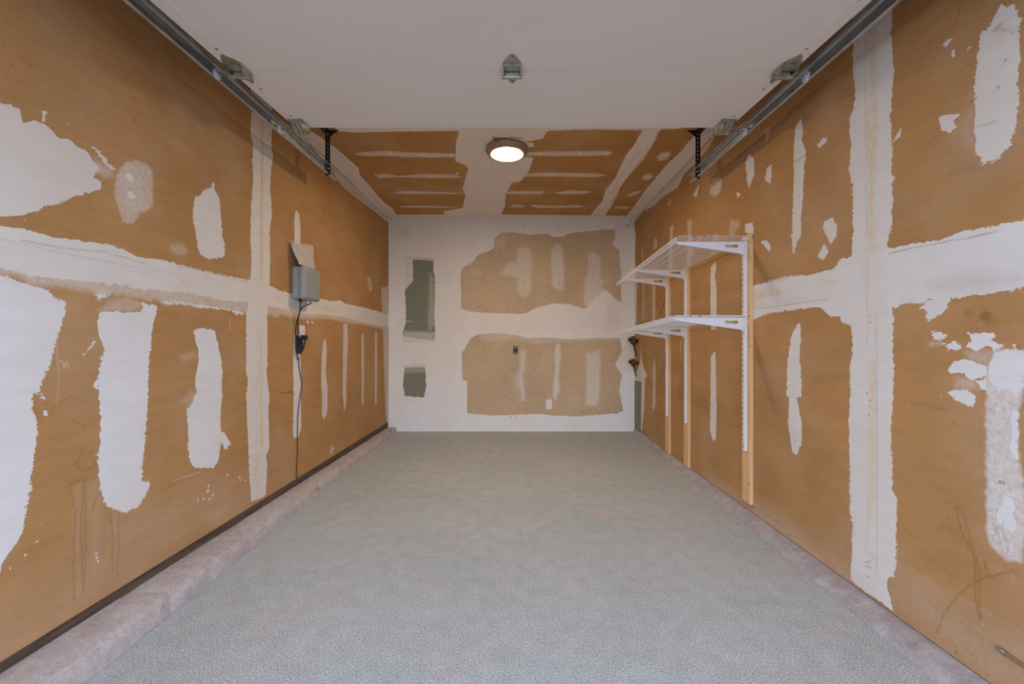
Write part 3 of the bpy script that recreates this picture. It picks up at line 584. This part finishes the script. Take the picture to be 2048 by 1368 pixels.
def bolt(mb, x, y, z, M, r=.006): mb.lathe([(r * 1.25, 0), (r * 1.25, .0015), (r, .0018), (r, .005), (r * .7, .006)], M @ Matrix.Translation((x, y, z)) @ Matrix.Rotation(math.pi, 4, 'X'), 6, False)
def hinge(cx, ys, side, label=None):
    M = DM(ys); h = bpy.data.objects.new('hinge', None); COL.objects.link(h); h.location = (cx, ys, dz(ys)); h.parent = door; h.matrix_parent_inverse = Matrix.Translation(-door.location)
    mb = MB(); leaf_plate(mb, cx, -.03, -.105, .074, .02, -.002, M)
    mb.box(cx - .036, cx + .036, -.045, -.002, -.008, -.002, .002, M=M)
    for s in (-1, 1):
        mb.box(cx + s * .036 - .0015, cx + s * .036 + .0015, -.04, .022, -.030, -.002, M=M)
    for q in ((0, -.094), (0, -.05), (-.022, -.036), (.022, -.036)): bolt(mb, cx + q[0], q[1], -.004 if q[1] < -.06 else -.008, M, .0045)
    mb.build('upper_leaf', m_zinc, h)
    mb = MB(); leaf_plate(mb, cx, .012, .092, .062, .016, -.002, M); mb.box(cx - .030, cx + .030, .0, .03, -.020, -.003, .003, M=M); bolt(mb, cx, .082, -.004, M, .0045); mb.build('lower_leaf', m_zinc, h)
    mb = MB(); mb.tube([M @ Vector((cx - .042, .012, -.022)), M @ Vector((cx + .042, .012, -.022))], .0085, 12); 
    for s in (-1, 1): mb.tube([M @ Vector((cx + s * .042, .012, -.022)), M @ Vector((cx + s * .047, .012, -.022))], .005, 10)
    mb.build('barrel', m_zinc, h)
    if side:
        ex = side * (1.301 if side < 0 else 1.271); mb = MB(); a = M @ Vector((cx - side * .03, .034, -.016)); b = Vector((ex - side * .012, a.y, (CAMZ + 1.134 + .019 * (a.y - 1.378) if side < 0 else CAMZ + 1.124 + .012 * (a.y - 1.365)) + .013))
        mb.tube([a, b], .0048, 10); mb.tube([a, a + (b - a) * .55], .0085, 12); mb.build('roller_shaft', m_zinc, h)
        mb = MB(); Mr = Matrix.Translation((ex - side * .016, a.y, b.z)) @ Matrix.Rotation(math.pi / 2, 4, 'Y')
        mb.lathe([(.006, -.009), (.010, -.008), (.010, -.005), (.021, -.005), (.0225, -.002), (.0225, .003), (.020, .006), (.010, .006), (.006, .008)], Mr, 24); mb.build('roller', m_nylon, h)
    return h
hinge(-.012, 1.757, 0); hinge(DX0 + .040, 1.757, -1); hinge(DX1 - .040, 1.757, 1); hinge(-.012, 1.224, 0); hinge(DX0 + .040, 1.224, -1); hinge(DX1 - .040, 1.224, 1)
def top_bracket(cx, side):
    ys = 2.23; M = DM(ys); h = bpy.data.objects.new('top_bracket', None); COL.objects.link(h); h.location = (cx, ys, dz(ys)); h.parent = door; h.matrix_parent_inverse = Matrix.Translation(-door.location)
    mb = MB(); mb.box(cx - .040, cx + .036, -.045, .045, -.005, -.002, .001, M=M)
    for s in (-1, 1): mb.box(cx + s * .034 - .0015, cx + s * .034 + .0015, -.04, .05, -.045, -.003, M=M)
    Mt = M @ Matrix.Translation((cx, .0, -.004)) @ Matrix.Rotation(math.radians(-35), 4, 'X')
    mb.box(-.030, .030, -.035, .050, -.028, -.025, .001, M=Mt)
    for s in (-.012, .012): mb.box(s - .005, s + .005, -.028, .042, -.033, -.028, .002, M=Mt)
    for q in ((-.02, .04), (.02, .04)): bolt(mb, q[0], q[1], -.028, Mt, .005)
    for q in ((-.03, -.036), (.026, -.036)): bolt(mb, cx + q[0], q[1], -.005, M, .0045)
    mb.build('bracket_plate', m_zinc, h)
    ex = side * (1.301 if side < 0 else 1.271); mb = MB(); a = M @ Vector((cx - side * .035, .036, -.036)); b = Vector((ex - side * .012, a.y, (CAMZ + 1.134 + .019 * (a.y - 1.378) if side < 0 else CAMZ + 1.124 + .012 * (a.y - 1.365)) + .011))
    mb.tube([a, b], .0048, 10); mb.tube([a, M @ Vector((cx + side * .035, .036, -.036))], .009, 12); mb.build('roller_shaft', m_zinc, h)
    mb = MB(); mb.lathe([(.006, -.009), (.010, -.008), (.010, -.005), (.019, -.005), (.0205, -.002), (.0205, .003), (.018, .006), (.010, .006), (.006, .008)], Matrix.Translation((ex - side * .016, a.y, b.z)) @ Matrix.Rotation(math.pi / 2, 4, 'Y'), 24); mb.build('roller', m_nylon, h)
top_bracket(DX0 + .045, -1); top_bracket(DX1 - .045, 1)

# ------------------------------------------------------------------ door tracks with their perforated hangers
def track(side, label):
    xo = -1.302 if side < 0 else 1.272; ye = 2.985
    zf = (lambda y: CAMZ + 1.134 + .019 * (y - 1.378)) if side < 0 else (lambda y: CAMZ + 1.124 + .012 * (y - 1.365))
    T = thing('door_track', label, 'garage door track', (xo, ye, zf(ye)), 'horizontal door tracks')
    s = -side                                               # inward direction
    outer = [(0, 0), (0, .050), (.010, .058), (.030, .058), (.036, .052), (.036, .046)]; lip = [(0, 0), (.004, -.006), (.012, -.007), (.018, -.003), (.018, .003)]
    prof = lip[::-1] + outer[1:]; th = .0018
    off = []
    for i, (u, v) in enumerate(prof):
        a = prof[max(i - 1, 0)]; b = prof[min(i + 1, len(prof) - 1)]; d = Vector((b[0] - a[0], b[1] - a[1])).normalized(); off.append((u + d.y * th, v - d.x * th))
    ring = prof + off[::-1]; mb = MB(); n = len(ring); ys = [0.12, 1.0, 2.0, ye]
    vs = [(xo + s * u, y, zf(y) + v) for y in ys for u, v in ring]
    fs = [[i * n + k, i * n + (k + 1) % n, (i + 1) * n + (k + 1) % n, (i + 1) * n + k] for i in range(3) for k in range(n)]
    m = len(prof)
    for e in (0, 3 * n):
        for i in range(m - 1): fs.append([e + i, e + i + 1, e + n - 2 - i, e + n - 1 - i])
    mb.add(vs, fs, False)
    for yy in (1.83, 1.9, 2.35, 2.62, 2.70, 2.78, 2.9):
        mb.lathe([(.0032, 0), (.003, .001)], Matrix.Translation((xo + s * .0022, yy, zf(yy) + .02)) @ Matrix.Rotation(s * math.pi / 2, 4, 'Y'), 8, mi=1)
    mb.build('rail', [m_track, m_blackst], T)
    # hanger: a real perforated angle, flange facing the room made with holes
    yh = 2.86; x0 = xo - s * .001; mb = MB(); z0 = zf(yh) - .012; z1 = ZC - .001; w = .032; hw = .008; pitch = .0285
    def perf(P):                                            # plate with a column of square holes; P(a, z) front point, thickness along b
        z = z0; cols = [0, w / 2 - hw / 2, w / 2 + hw / 2, w]
        while z < z1 - .001:
            zt = min(z + pitch, z1); za, zb = z + pitch * .32, z + pitch * .68
            rects = [(cols[0], cols[1], z, zt), (cols[2], cols[3], z, zt)]
            rects += [(cols[1], cols[2], z, min(za, z1)), (cols[1], cols[2], min(zb, z1), zt)] if zb < z1 else [(cols[1], cols[2], z, zt)]
            for a0, a1, b0, b1 in rects:
                if b1 - b0 < 1e-5: continue
                vv = [P(a, q, t_) for t_ in (0, 1) for a, q in ((a0, b0), (a1, b0), (a1, b1), (a0, b1))]
                mb.add(vv, [[0, 1, 2, 3], [7, 6, 5, 4], [0, 4, 5, 1], [1, 5, 6, 2], [2, 6, 7, 3], [3, 7, 4, 0]])
            z = zt
    perf(lambda a, z, t_: (x0 - s * .002 + s * a, yh + .002 * t_, z))
    perf(lambda a, z, t_: (x0 - s * .002 - s * .002 * t_, yh + .002 + a, z))
    mb.build('perforated_hanger', m_blackst, T)
    mb = MB(); mb.box(min(x0, x0 + s * .11), max(x0, x0 + s * .11), yh - .19, yh - .165, ZC - .028, ZC - .0005); mb.box(min(x0 - s * .0, x0 + s * .028), max(x0, x0 + s * .028), yh - .17, yh - .0, ZC - .030, ZC - .0006, .001)
    mb.prism([(min(x0, x0 + s * .09), ZC - .0006), (max(x0, x0 + s * .09), ZC - .0006), (x0 + s * .03, ZC - .045), (x0 + s * .01, ZC - .045)], 'y', yh - .006, yh - .002)
    mb.build('ceiling_bracket', m_blackst, T)
    mb = MB(); mb.lathe([(.009, 0), (.009, .005), (.005, .008)], Matrix.Translation((x0 + s * .018, yh - .004, zf(yh) + .03)) @ Matrix.Rotation(math.pi / 2, 4, 'X'), 6, False); mb.build('bolt', m_zinc, T)
    mb = MB(); mb.lathe([(.007, 0), (.007, .005), (.004, .008)], Matrix.Translation((x0 + s * .018, yh - .006, ZC - .03)) @ Matrix.Rotation(math.pi / 2, 4, 'X'), 6, False); mb.build('bolt', m_zinc, T)
track(-1, 'galvanised door track under the ceiling along the wall with the grey box'); track(1, 'galvanised door track under the ceiling along the wall with the wire shelves')

# ------------------------------------------------------------------ ceiling lamp
LX, LY = -.060, 3.118
T = thing('ceiling_light', 'round flush ceiling light with bronze rim and glowing white diffuser', 'ceiling light', (LX, LY, ZC))
m_bronze = simple('brushed_bronze', (0.42, 0.31, 0.21), .5, .45, .1)
Mx = Matrix.Translation((LX, LY, ZC)) @ Matrix.Rotation(math.pi, 4, 'X')
mb = MB(); mb.lathe([(.146, .0), (.152, .004), (.158, .012), (.160, .022), (.157, .030), (.150, .034), (.149, .040), (.142, .046), (.130, .051), (.123, .051), (.121, .047), (.10, .044)], Mx, 64); mb.build('rim', m_bronze, T)
t = NT('lit_diffuser'); em = t.n.new('ShaderNodeEmission'); em.inputs['Color'].default_value = (1.0, 0.77, 0.50, 1); 
sp = t.n.new('ShaderNodeSeparateXYZ'); t.l.new(t.pos, sp.inputs[0])
rad = t.math('SQRT', t.math('ADD', t.math('POWER', t.math('SUBTRACT', sp.outputs[0], LX), 2.0), t.math('POWER', t.math('SUBTRACT', sp.outputs[1], LY), 2.0)))
t.l.new(t.mr(rad, .106, .1215, LAMP, 1.6), em.inputs['Strength'])   # the tray light falls off towards its rim
t.l.new(t.mix(t.mr(rad, .10, .12), (1.0, 0.77, 0.50), (1.0, 0.62, 0.30)), em.inputs['Color']); t.l.new(em.outputs[0], t.out.inputs[0]); m_em = t.m
mb = MB(); mb.lathe([(.1215, .0455), (.110, .0485), (.08, .051), (.04, .0525), (.001, .053)], Mx, 64); mb.build('diffuser', m_em, T)
m_wire = simple('loose_wire', (0.12, 0.09, 0.07), .6)
mb = MB(); mb.tube(smooth_path([(LX + .02, LY - .16, ZC - .0015), (LX + .035, LY - .175, ZC - .003), (LX + .06, LY - .168, ZC - .003), (LX + .12, LY - .15, ZC - .002)]), .0013, 6)
mb.build('stray_wire', m_wire, T)

# ------------------------------------------------------------------ shelving on the right wall
def pine():
    t = NT('pine_board'); g = t.noise(55, 5, t.scale(t.pos, (1, 1, .035)), .6, .4); kn = t.noise(7, 1, t.scale(t.pos, (2, 2, .6)))
    c = t.mix(t.mr(g, .32, .68), (0.80, 0.54, 0.28), (0.70, 0.43, 0.20)); c = t.mix(t.mr(kn, .74, .80, 0, .8), c, (0.20, 0.07, 0.025)); return t.fin(c, .6, 0, .3)
m_pine = pine(); m_wht = simple('white_enamel', (0.76, 0.77, 0.80), .35, 0, .02); m_hole = simple('dark_slot', (0.03, 0.03, 0.03), .8)
m_lab = simple('yellow_sticker', (0.62, 0.50, 0.26), .6); m_ink = simple('sticker_ink', (0.05, 0.04, 0.035), .6)
studs = [(2.444, 2.533, .091, 1.690, 'pine board screwed to the wall holding the longest-looking front shelf standard'),
         (3.318, 3.407, .042, 1.655, 'pine board behind the middle of the three shelf standards'),
         (3.735, 3.824, .042, 1.650, 'pine board behind the shelf standard closest to the back wall')]
stds = [(2.477, 2.502, .400, 1.674), (3.341, 3.366, .396, 1.640), (3.757, 3.782, .378, 1.632)]
slab = ['white slotted shelf standard nearest the camera, on the widest-looking pine board', 'white slotted shelf standard in the middle of the three', 'white slotted shelf standard closest to the back wall']
for (y0, y1, z0, z1, lb) in studs:
    mb = MB(); mb.box(XR - .0205, XR - .0005, y0, y1, z0, z1, .0015)
    o = mb.build('furring_board', m_pine, loc=(XR, (y0 + y1) / 2, z0)); tag(o, lb.replace('the longest-looking front', 'the front'), 'wood board', 'pine boards behind the shelf standards')
    for zz in (z0 + .12, (z0 + z1) / 2 + .13, z1 - .05):
        mb = MB(); mb.lathe([(.0045, 0), (.0045, .0008)], Matrix.Translation((XR - .0203, y0 + .010, zz)) @ Matrix.Rotation(-math.pi / 2, 4, 'Y'), 8)
        mb.build('screw', m_hole, o)
XS = XR - .0205
for (y0, y1, z0, z1), lb in zip(stds, slab):
    T = thing('shelf_standard', lb, 'shelf standard', (XS, (y0 + y1) / 2, z0), 'wall standards of the wire shelving')
    mb = MB(); mb.prism([(XS - .0002, y0), (XS - .013, y0), (XS - .014, y0 + .001), (XS - .014, y1 - .001), (XS - .013, y1), (XS - .0002, y1), (XS - .0002, y1 - .002), (XS - .0125, y1 - .002), (XS - .0125, y0 + .002), (XS - .0002, y0 + .002)], 'z', z0, z1)
    z = z0 + .03; yc = (y0 + y1) / 2
    while z < z1 - .03:
        for q in (.004, .009): mb.box(XS - .0143, XS - .0138, yc + q - .0008, yc + q + .0008, z - .005, z + .005, mi=1)
        z += .032
    for z in (z0 + .02, z0 + (z1 - z0) * .35, z1 - .02): mb.lathe([(.004, 0), (.004, .0012)], Matrix.Translation((XS - .0138, yc, z)) @ Matrix.Rotation(-math.pi / 2, 4, 'Y'), 8, mi=1)
    mb.build('channel', [m_wht, m_hole], T)
blab = [['front bracket under the upper wire shelf, with yellow sticker', 'middle bracket under the upper wire shelf', 'rear bracket under the upper wire shelf, nearest the back wall'],
        ['front bracket under the lower wire shelf, with yellow sticker', 'middle bracket under the lower wire shelf', 'rear bracket under the lower wire shelf, nearest the back wall']]
ztop = [[1.649, 1.6335, 1.626], [1.195, 1.168, 1.155]]
xtip = [[.962, .980, .997], [.945, .972, .990]]
for lv in range(2):
    for k in range(3):
        y0, y1 = stds[k][0], stds[k][1]; yc = (y0 + y1) / 2; zt = ztop[lv][k]; xw = XS - .0145; xt = xtip[lv][k]
        T = thing('shelf_bracket', 'white tapered steel ' + blab[lv][k], 'shelf bracket', (xw, yc, zt - .07), 'tapered brackets of the wire shelving')
        mb = MB()
        for s in (-1, 1):
            mb.prism([(xt, zt - .004), (xt + .012, zt - .016), (xw, zt - .074), (xw, zt), (xt + .004, zt)], 'y', yc + s * .008 - .0008, yc + s * .008 + .0008)
        mb.box(xt, xw, yc - .0085, yc + .0085, zt - .0015, zt, .0005)
        mb.box(xt - .006, xt + .008, yc - .007, yc + .007, zt - .008, zt + .004, .002)
        mb.build('arm', m_wht, T)
        mb = MB(); mb.box(xw - .012, xw - .0003, yc - .012, yc + .012, zt - .08, zt - .002, .002); mb.build('mounting_tab', m_wht, T)
        yl = yc - .0088; mb = MB(); mb.box(xw - .115, xw - .035, yl - .0006, yl - .0001, zt - .036, zt - .017); xx = xw - .066
        for i in range(9):
            wd = (.0014, .0022, .001)[i % 3]; mb.box(xx, xx + wd, yl - .0010, yl - .0006, zt - .034, zt - .019, mi=1); xx += wd + .0016
        for i in range(2): mb.box(xw - .112, xw - .092 + i * .008, yl - .0010, yl - .0006, zt - .022 - i * .005, zt - .0205 - i * .005, mi=1)
        mb.lathe([(.0042, 0), (.0042, .0004)], Matrix.Translation((xw - .078, yl - .0006, zt - .027)) @ Matrix.Rotation(math.pi / 2, 4, 'X'), 12, mi=1)
        mb.build('sticker', [m_lab, m_ink], T)
def wire_shelf(label, ya, yb, za, zb, xfa, xfb, grp):
    T = thing('wire_shelf', label, 'wire shelf', ((xfa + 1.37) / 2, ya, za), grp)
    fz = lambda y: za + (zb - za) * (y - ya) / (yb - ya); fx = lambda y: xfa + (xfb - xfa) * (y - ya) / (yb - ya); xb = XS - .017
    mb = MB(); n = int((yb - ya) / .0254)
    for i in range(n + 1):
        y = ya + (yb - ya) * i / n; z = fz(y); x = fx(y)
        mb.tube([(xb, y, z + .0045), (x + .003, y, z + .0045), (x - .001, y, z + .001), (x - .001, y, z - .030)], .00125, 5)
    mb.build('cross_wires', m_wht, T)
    mb = MB()
    for q in (None, .10, .155): 
        mb.tube([((fx(y) + q) if q else xb, y, fz(y)) for y in (ya - .004, yb + .004)], .0024, 8)
    mb.build('long_wires', m_wht, T)
    mb = MB()
    for zz in (.0, -.030): mb.tube([(fx(y) + .001, y, fz(y) + zz) for y in (ya - .004, yb + .004)], .0032, 8)
    mb.build('front_lip', m_wht, T)
    for y in (ya - .005, yb + .005):
        for q in (fx(y) + .001, fx(y) + .10, fx(y) + .155, xb): mb = MB(); mb.lathe([(.0034, -.003), (.0034, .003)], Matrix.Translation((q, y, fz(y))) @ Matrix.Rotation(math.pi / 2, 4, 'X'), 10); mb.build('end_cap', m_hole, T)
wire_shelf('upper white wire shelf on three brackets, higher of the two', 2.395, 4.06, 1.6570, 1.6270, .932, .992, 'white wire shelves')
wire_shelf('lower white wire shelf on three brackets, at waist height', 2.43, 3.98, 1.2010, 1.1535, .925, .985, 'white wire shelves')

# ------------------------------------------------------------------ left wall: grey box, papers, outlet, cords, nail
m_grey = simple('grey_plastic', (0.30, 0.31, 0.305), .5, 0, .03, bump=.15, bscale=500); m_cord = simple('black_rubber', (0.012, 0.012, 0.013), .45); m_chrome = simple('chrome', (.8, .8, .8), .15, 1)
m_thin = simple('brown_cable', (0.06, 0.045, 0.04), .5); m_plw = simple('white_plastic', (0.78, 0.77, 0.77), .35, 0, .02)
T = thing('control_box', 'grey plastic control box with rounded lid mounted on the wall', 'control box', (XL, 2.86, 1.34))
mb = MB(); mb.box(XL + .0005, XL + .048, 2.752, 2.972, 1.338, 1.556, .018, seg=4); mb.build('back_case', m_grey, T)
mb = MB(); mb.box(XL + .050, XL + .098, 2.748, 2.976, 1.334, 1.560, .022, seg=5)
for i in range(7): mb.box(XL + .0978, XL + .0988, 2.835 + i * .011, 2.842 + i * .011, 1.452, 1.464, .0004)
mb.build('lid', m_grey, T)
mb = MB(); mb.box(XL + .040, XL + .054, 2.756, 2.968, 1.342, 1.552, .004)
for i in range(9): mb.box(XL + .036, XL + .058, 2.7465, 2.7545, 1.362 + i * .021, 1.366 + i * .021, .001)
mb.build('hinge_seam', m_grey, T)
mb = MB(); mb.lathe([(.007, 0), (.007, .003), (.004, .004)], Matrix.Translation((XL + .098, 2.955, 1.432)) @ Matrix.Rotation(math.pi / 2, 4, 'Y'), 16); mb.build('lock', m_chrome, T)
mb = MB(); mb.lathe([(.011, 0), (.012, .006), (.012, .012), (.007, .016), (.006, .024)], Matrix.Translation((XL + .040, 2.80, 1.339)) @ Matrix.Rotation(math.pi, 4, 'X'), 16); mb.build('cable_gland', m_cord, T)
# papers in a clear sleeve
T = thing('paper_sleeve', 'clear plastic sleeve of papers leaning above the grey control box', 'papers', (XL + .05, 2.86, 1.561))
def sheet(mb, cs, n=10, th=.0012, wob=.004, seed=1):
    r = random.Random(seed); a, b, c, d = [Vector(x) for x in cs]; V = []
    for i in range(n + 1):
        for j in range(n + 1):
            u, v = i / n, j / n; p = (a * (1 - u) + b * u) * (1 - v) + (d * (1 - u) + c * u) * v
            p.x += wob * math.sin(u * 5 + seed) * math.sin(v * 4 + seed * 2) + wob * .5 * math.sin(u * 13 + v * 9); V.append(p)
    m = (n + 1) ** 2; V2 = [p + Vector((th, 0, 0)) for p in V]; f = []
    for i in range(n):
        for j in range(n):
            q = [i * (n + 1) + j, (i + 1) * (n + 1) + j, (i + 1) * (n + 1) + j + 1, i * (n + 1) + j + 1]; f.append(q); f.append([k + m for k in q][::-1])
    E = [i for i in range(n + 1)] + [i * (n + 1) + n for i in range(1, n + 1)] + [n * (n + 1) + j for j in range(n - 1, -1, -1)] + [i * (n + 1) for i in range(n - 1, 0, -1)]
    for k in range(len(E)): x, y = E[k], E[(k + 1) % len(E)]; f.append([x, y, y + m, x + m])
    mb.add(V + V2, f, True)
t = NT('printed_paper'); n = t.noise(60, 2, t.scale(t.pos, (1, 1, 5))); m_pap = t.fin(t.mix(t.mr(n, .55, .62, 0, .45), (.66, .60, .58), (.30, .22, .20)), .6)
t = NT('clear_sleeve'); t.b.inputs['Transmission Weight'].default_value = .0; t.b.inputs['Alpha'].default_value = .32; m_slv = t.fin((.80, .78, .78), .12, 0, .6)
mb = MB(); sheet(mb, [(XL + .058, 2.745, 1.563), (XL + .055, 2.945, 1.566), (XL + .018, 2.965, 1.725), (XL + .010, 2.730, 1.700)], th=.005, wob=.003); mb.build('paper', m_pap, T)
mb = MB(); sheet(mb, [(XL + .066, 2.738, 1.562), (XL + .062, 2.968, 1.564), (XL + .028, 2.990, 1.745), (XL + .018, 2.708, 1.712)], wob=.005, seed=2); mb.build('plastic_sleeve', m_slv, T)
# outlet
def outlet(P, label, M, style):
    T = thing('wall_outlet', label, 'outlet', P); mb = MB()
    mb.box(-.035, .035, -.0575, .0575, 0, .005, .002, M=M); mb.build('cover_plate', m_plw, T)
    mb = MB()
    if style: mb.box(-.017, .017, -.034, .034, .0045, .007, .001, M=M)
    else:
        for s in (-1, 1): mb.box(-.016, .016, s * .020 - .014, s * .020 + .014, .0045, .007, .004, M=M)
    for s in (-1, 1):
        for q in (-.006, .006): mb.box(q - .001, q + .001, s * .020 - .001, s * .020 + .006, .0068, .0074, M=M, mi=1)
        mb.lathe([(.0022, 0), (.0022, .0004)], M @ Matrix.Translation((0, s * .020 - .007, .007)), 8, mi=1)
    mb.build('receptacle', [m_plw, m_hole], T); return T
def frame(o, u, v, w): # columns u (local x), v (local y), w (local z)
    m = Matrix.Identity(4)
    for i, c in enumerate((u, v, w)): 
        for r in range(3): m[r][i] = c[r]
    for r in range(3): m[r][3] = o[r]
    return m
outlet((XL, 2.895, 1.108), 'white outlet cover behind the black cord bundle on the brown wall', frame((XL, 2.895, 1.108), (0, 1, 0), (0, 0, 1), (1, 0, 0)), 1)
outlet((.400, YB, .318), 'white duplex outlet low on the pale back wall', frame((.400, YB, .318), (1, 0, 0), (0, 0, 1), (0, -1, 0)), 0)
# round black receptacle in its steel box
Mb = frame((.006, YB, .955), (1, 0, 0), (0, 0, 1), (0, -1, 0))
T = thing('round_receptacle', 'black round heavy-duty receptacle in an uncovered metal box on the back wall', 'outlet', (.006, YB, .955))
mb = MB(); mb.box(-.028, .028, -.048, .048, 0, .003, .001, M=Mb); mb.build('box_rim', simple('dull_box_steel', (.16, .15, .13), .5, .6), T)
mb = MB(); mb.lathe([(.026, .002), (.026, .014), (.022, .017), (.012, .017), (.011, .012)], Mb, 24); mb.build('socket', m_cord, T)
for a, b in ((-.02, -.04), (.02, -.04), (-.02, .04), (.02, .04)): mb = MB(); mb.lathe([(.005, 0), (.005, .004)], Mb @ Matrix.Translation((a, b, .003)), 8); mb.build('screw', m_hole, T)
# power cord, bundled
T = thing('power_cord', 'black power cord from the grey box, bundled and plugged in at the outlet', 'cord', (XL + .02, 2.84, 1.0))
mb = MB()
mb.tube(smooth_path([(XL + .040, 2.80, 1.313), (XL + .036, 2.80, 1.26), (XL + .022, 2.79, 1.19), (XL + .016, 2.785, 1.12), (XL + .018, 2.79, 1.06)]), .0042, 8)
mb.tube(smooth_path([(XL + .060, 2.905, 1.332), (XL + .058, 2.90, 1.318), (XL + .048, 2.87, 1.306), (XL + .034, 2.835, 1.285), (XL + .022, 2.815, 1.23), (XL + .018, 2.81, 1.15), (XL + .020, 2.812, 1.08)]), .0036, 8)
mb.build('lead', m_cord, T)
mb = MB(); rr = random.Random(4)
for k in range(6):
    yc = 2.812 + .0065 * k; a = .010 + .005 * (k % 3); b = .062 - .007 * (k % 3); tilt = .012 * ((k % 2) - .3); pts = []
    for i in range(29):
        th = 2 * math.pi * i / 28; pts.append((XL + .014 + .004 * k + .006 * math.cos(th + k), yc + a * math.cos(th) + tilt * math.sin(th), 1.030 + .004 * (k % 2) + b * math.sin(th)))
    mb.tube(pts, .0042, 7, cap=False)
mb.build('cord_loops', m_cord, T)
mb = MB()
for k in range(2): mb.tube([(XL + .016 + .018 * math.cos(2 * math.pi * i / 16) + .012, 2.830 + .028 * math.sin(2 * math.pi * i / 16), 1.022 + .006 * k) for i in range(17)], .003, 6, cap=False)
mb.build('tie', m_cord, T)
mb = MB(); mb.box(XL + .007, XL + .036, 2.878, 2.912, 1.062, 1.098, .006, seg=3); mb.build('plug', m_cord, T)
mb = MB(); pts = [(XL + .008, 2.822, .975), (XL + .006, 2.826, .93)]
for p in ((596, 715), (597, 735), (602, 762), (602, 775), (598, 800), (595, 825), (594, 850), (593.5, 880), (594, 905), (592, 935), (592.5, 957)):
    y, z = on_left(p); pts.append((XL + .004, y, z))
mb.tube(smooth_path(pts, 6), .0030, 8); o = mb.build('thin_cable', m_thin, loc=(XL, 2.83, .13)); tag(o, 'thin brown cable running down the wall from the black cord bundle', 'cable')
# long nail
m_rust = simple('rusty_steel', (0.17, 0.09, 0.06), .6, .5)
mb = MB(); mb.tube([(XL - .004, 2.62, .724), (XL + .060, 2.645, .732)], .0020, 8); mb.lathe([(.0065, 0), (.0065, .002)], Matrix.Translation((XL + .060, 2.645, .732)) @ Matrix.Rotation(math.pi / 2, 4, 'Y'), 12)
o = mb.build('nail', m_rust, loc=(XL, 2.62, .724)); tag(o, 'long rusty nail sticking out of the brown wall below the grey box', 'nail')
# rod end at the lower right
m_brass = simple('worn_brass', (0.42, 0.24, 0.10), .4, .6)
T = thing('metal_rod', 'short brass-coloured rod with a silver end low on the wall beside the kerb', 'rod', (XR - .008, 1.18, .16))
mb = MB(); mb.tube([(XR - .0065, 1.183, .163), (XR - .006, 1.03, .155)], .0046, 12); mb.build('shaft', m_brass, T)
mb = MB(); mb.tube([(XR - .0080, 1.180, .163), (XR - .0078, 1.196, .164), (XR - .0075, 1.204, .1645)], [.0068, .0074, .004], 12); mb.build('silver_end', m_zinc, T)
# two old valves in the back corner
m_old = simple('tarnished_brass', (0.085, 0.06, 0.035), .5, .5, .3, 60)
def valve(x, y, z, label, sc):
    T = thing('pipe_valve', label, 'valve', (XR, y, z), 'old valves in the back corner'); d = Matrix.Translation((x, y, z))
    mb = MB(); mb.tube([(XR - .001, y, z), (x, y, z)], .012 * sc, 12); mb.lathe([(.024 * sc, 0), (.024 * sc, .006), (.014 * sc, .009)], frame((XR - .001, y, z), (0, 1, 0), (0, 0, 1), (-1, 0, 0)), 16)
    mb.lathe([(.010 * sc, -.03 * sc), (.020 * sc, -.024 * sc), (.026 * sc, -.004 * sc), (.022 * sc, .016 * sc), (.013 * sc, .024 * sc)], d @ Matrix.Scale(1.25, 4), 14); mb.build('body', m_old, T)
    mb = MB(); mb.tube([(x, y, z), (x - .042 * sc, y - .01, z + .014 * sc)], [.016 * sc, .020 * sc], 10); mb.lathe([(.018 * sc, 0), (.022 * sc, .004), (.020 * sc, .012)], frame((x - .042 * sc, y - .01, z + .014 * sc), (0, 1, 0), (.2, 0, 1), (-1, 0, .2)), 8, False); mb.build('outlet_nozzle', m_old, T)
    mb = MB(); mb.tube([(x - .004, y, z + .02 * sc), (x - .004, y, z + .038 * sc)], .005, 8); r = .019 * sc
    mb.tube([(x - .004 + r * math.cos(2 * math.pi * i / 12), y + r * math.sin(2 * math.pi * i / 12), z + .040 * sc) for i in range(13)], .006 * sc, 6, cap=False)
    for a in (0, math.pi / 2): mb.tube([(x - .004 - r * math.cos(a), y - r * math.sin(a), z + .040 * sc), (x - .004 + r * math.cos(a), y + r * math.sin(a), z + .040 * sc)], .004 * sc, 6)
    mb.build('handwheel', m_cord if sc > 1 else m_old, T)
    mb = MB(); mb.tube([(x - .002, y, z - .02 * sc), (x + .012, y - .02, z - .09 * sc), (x + .024, y - .04, z - .155 * sc)], [.011 * sc, .009 * sc, .005 * sc], 10); mb.build('drain_spout', m_old, T)
valve(1.352, 4.74, 1.062, 'larger tarnished valve, upper of the two in the back corner', 1.15)
valve(1.350, 4.74, .812, 'smaller tarnished valve, lower of the two in the back corner', 1.0)
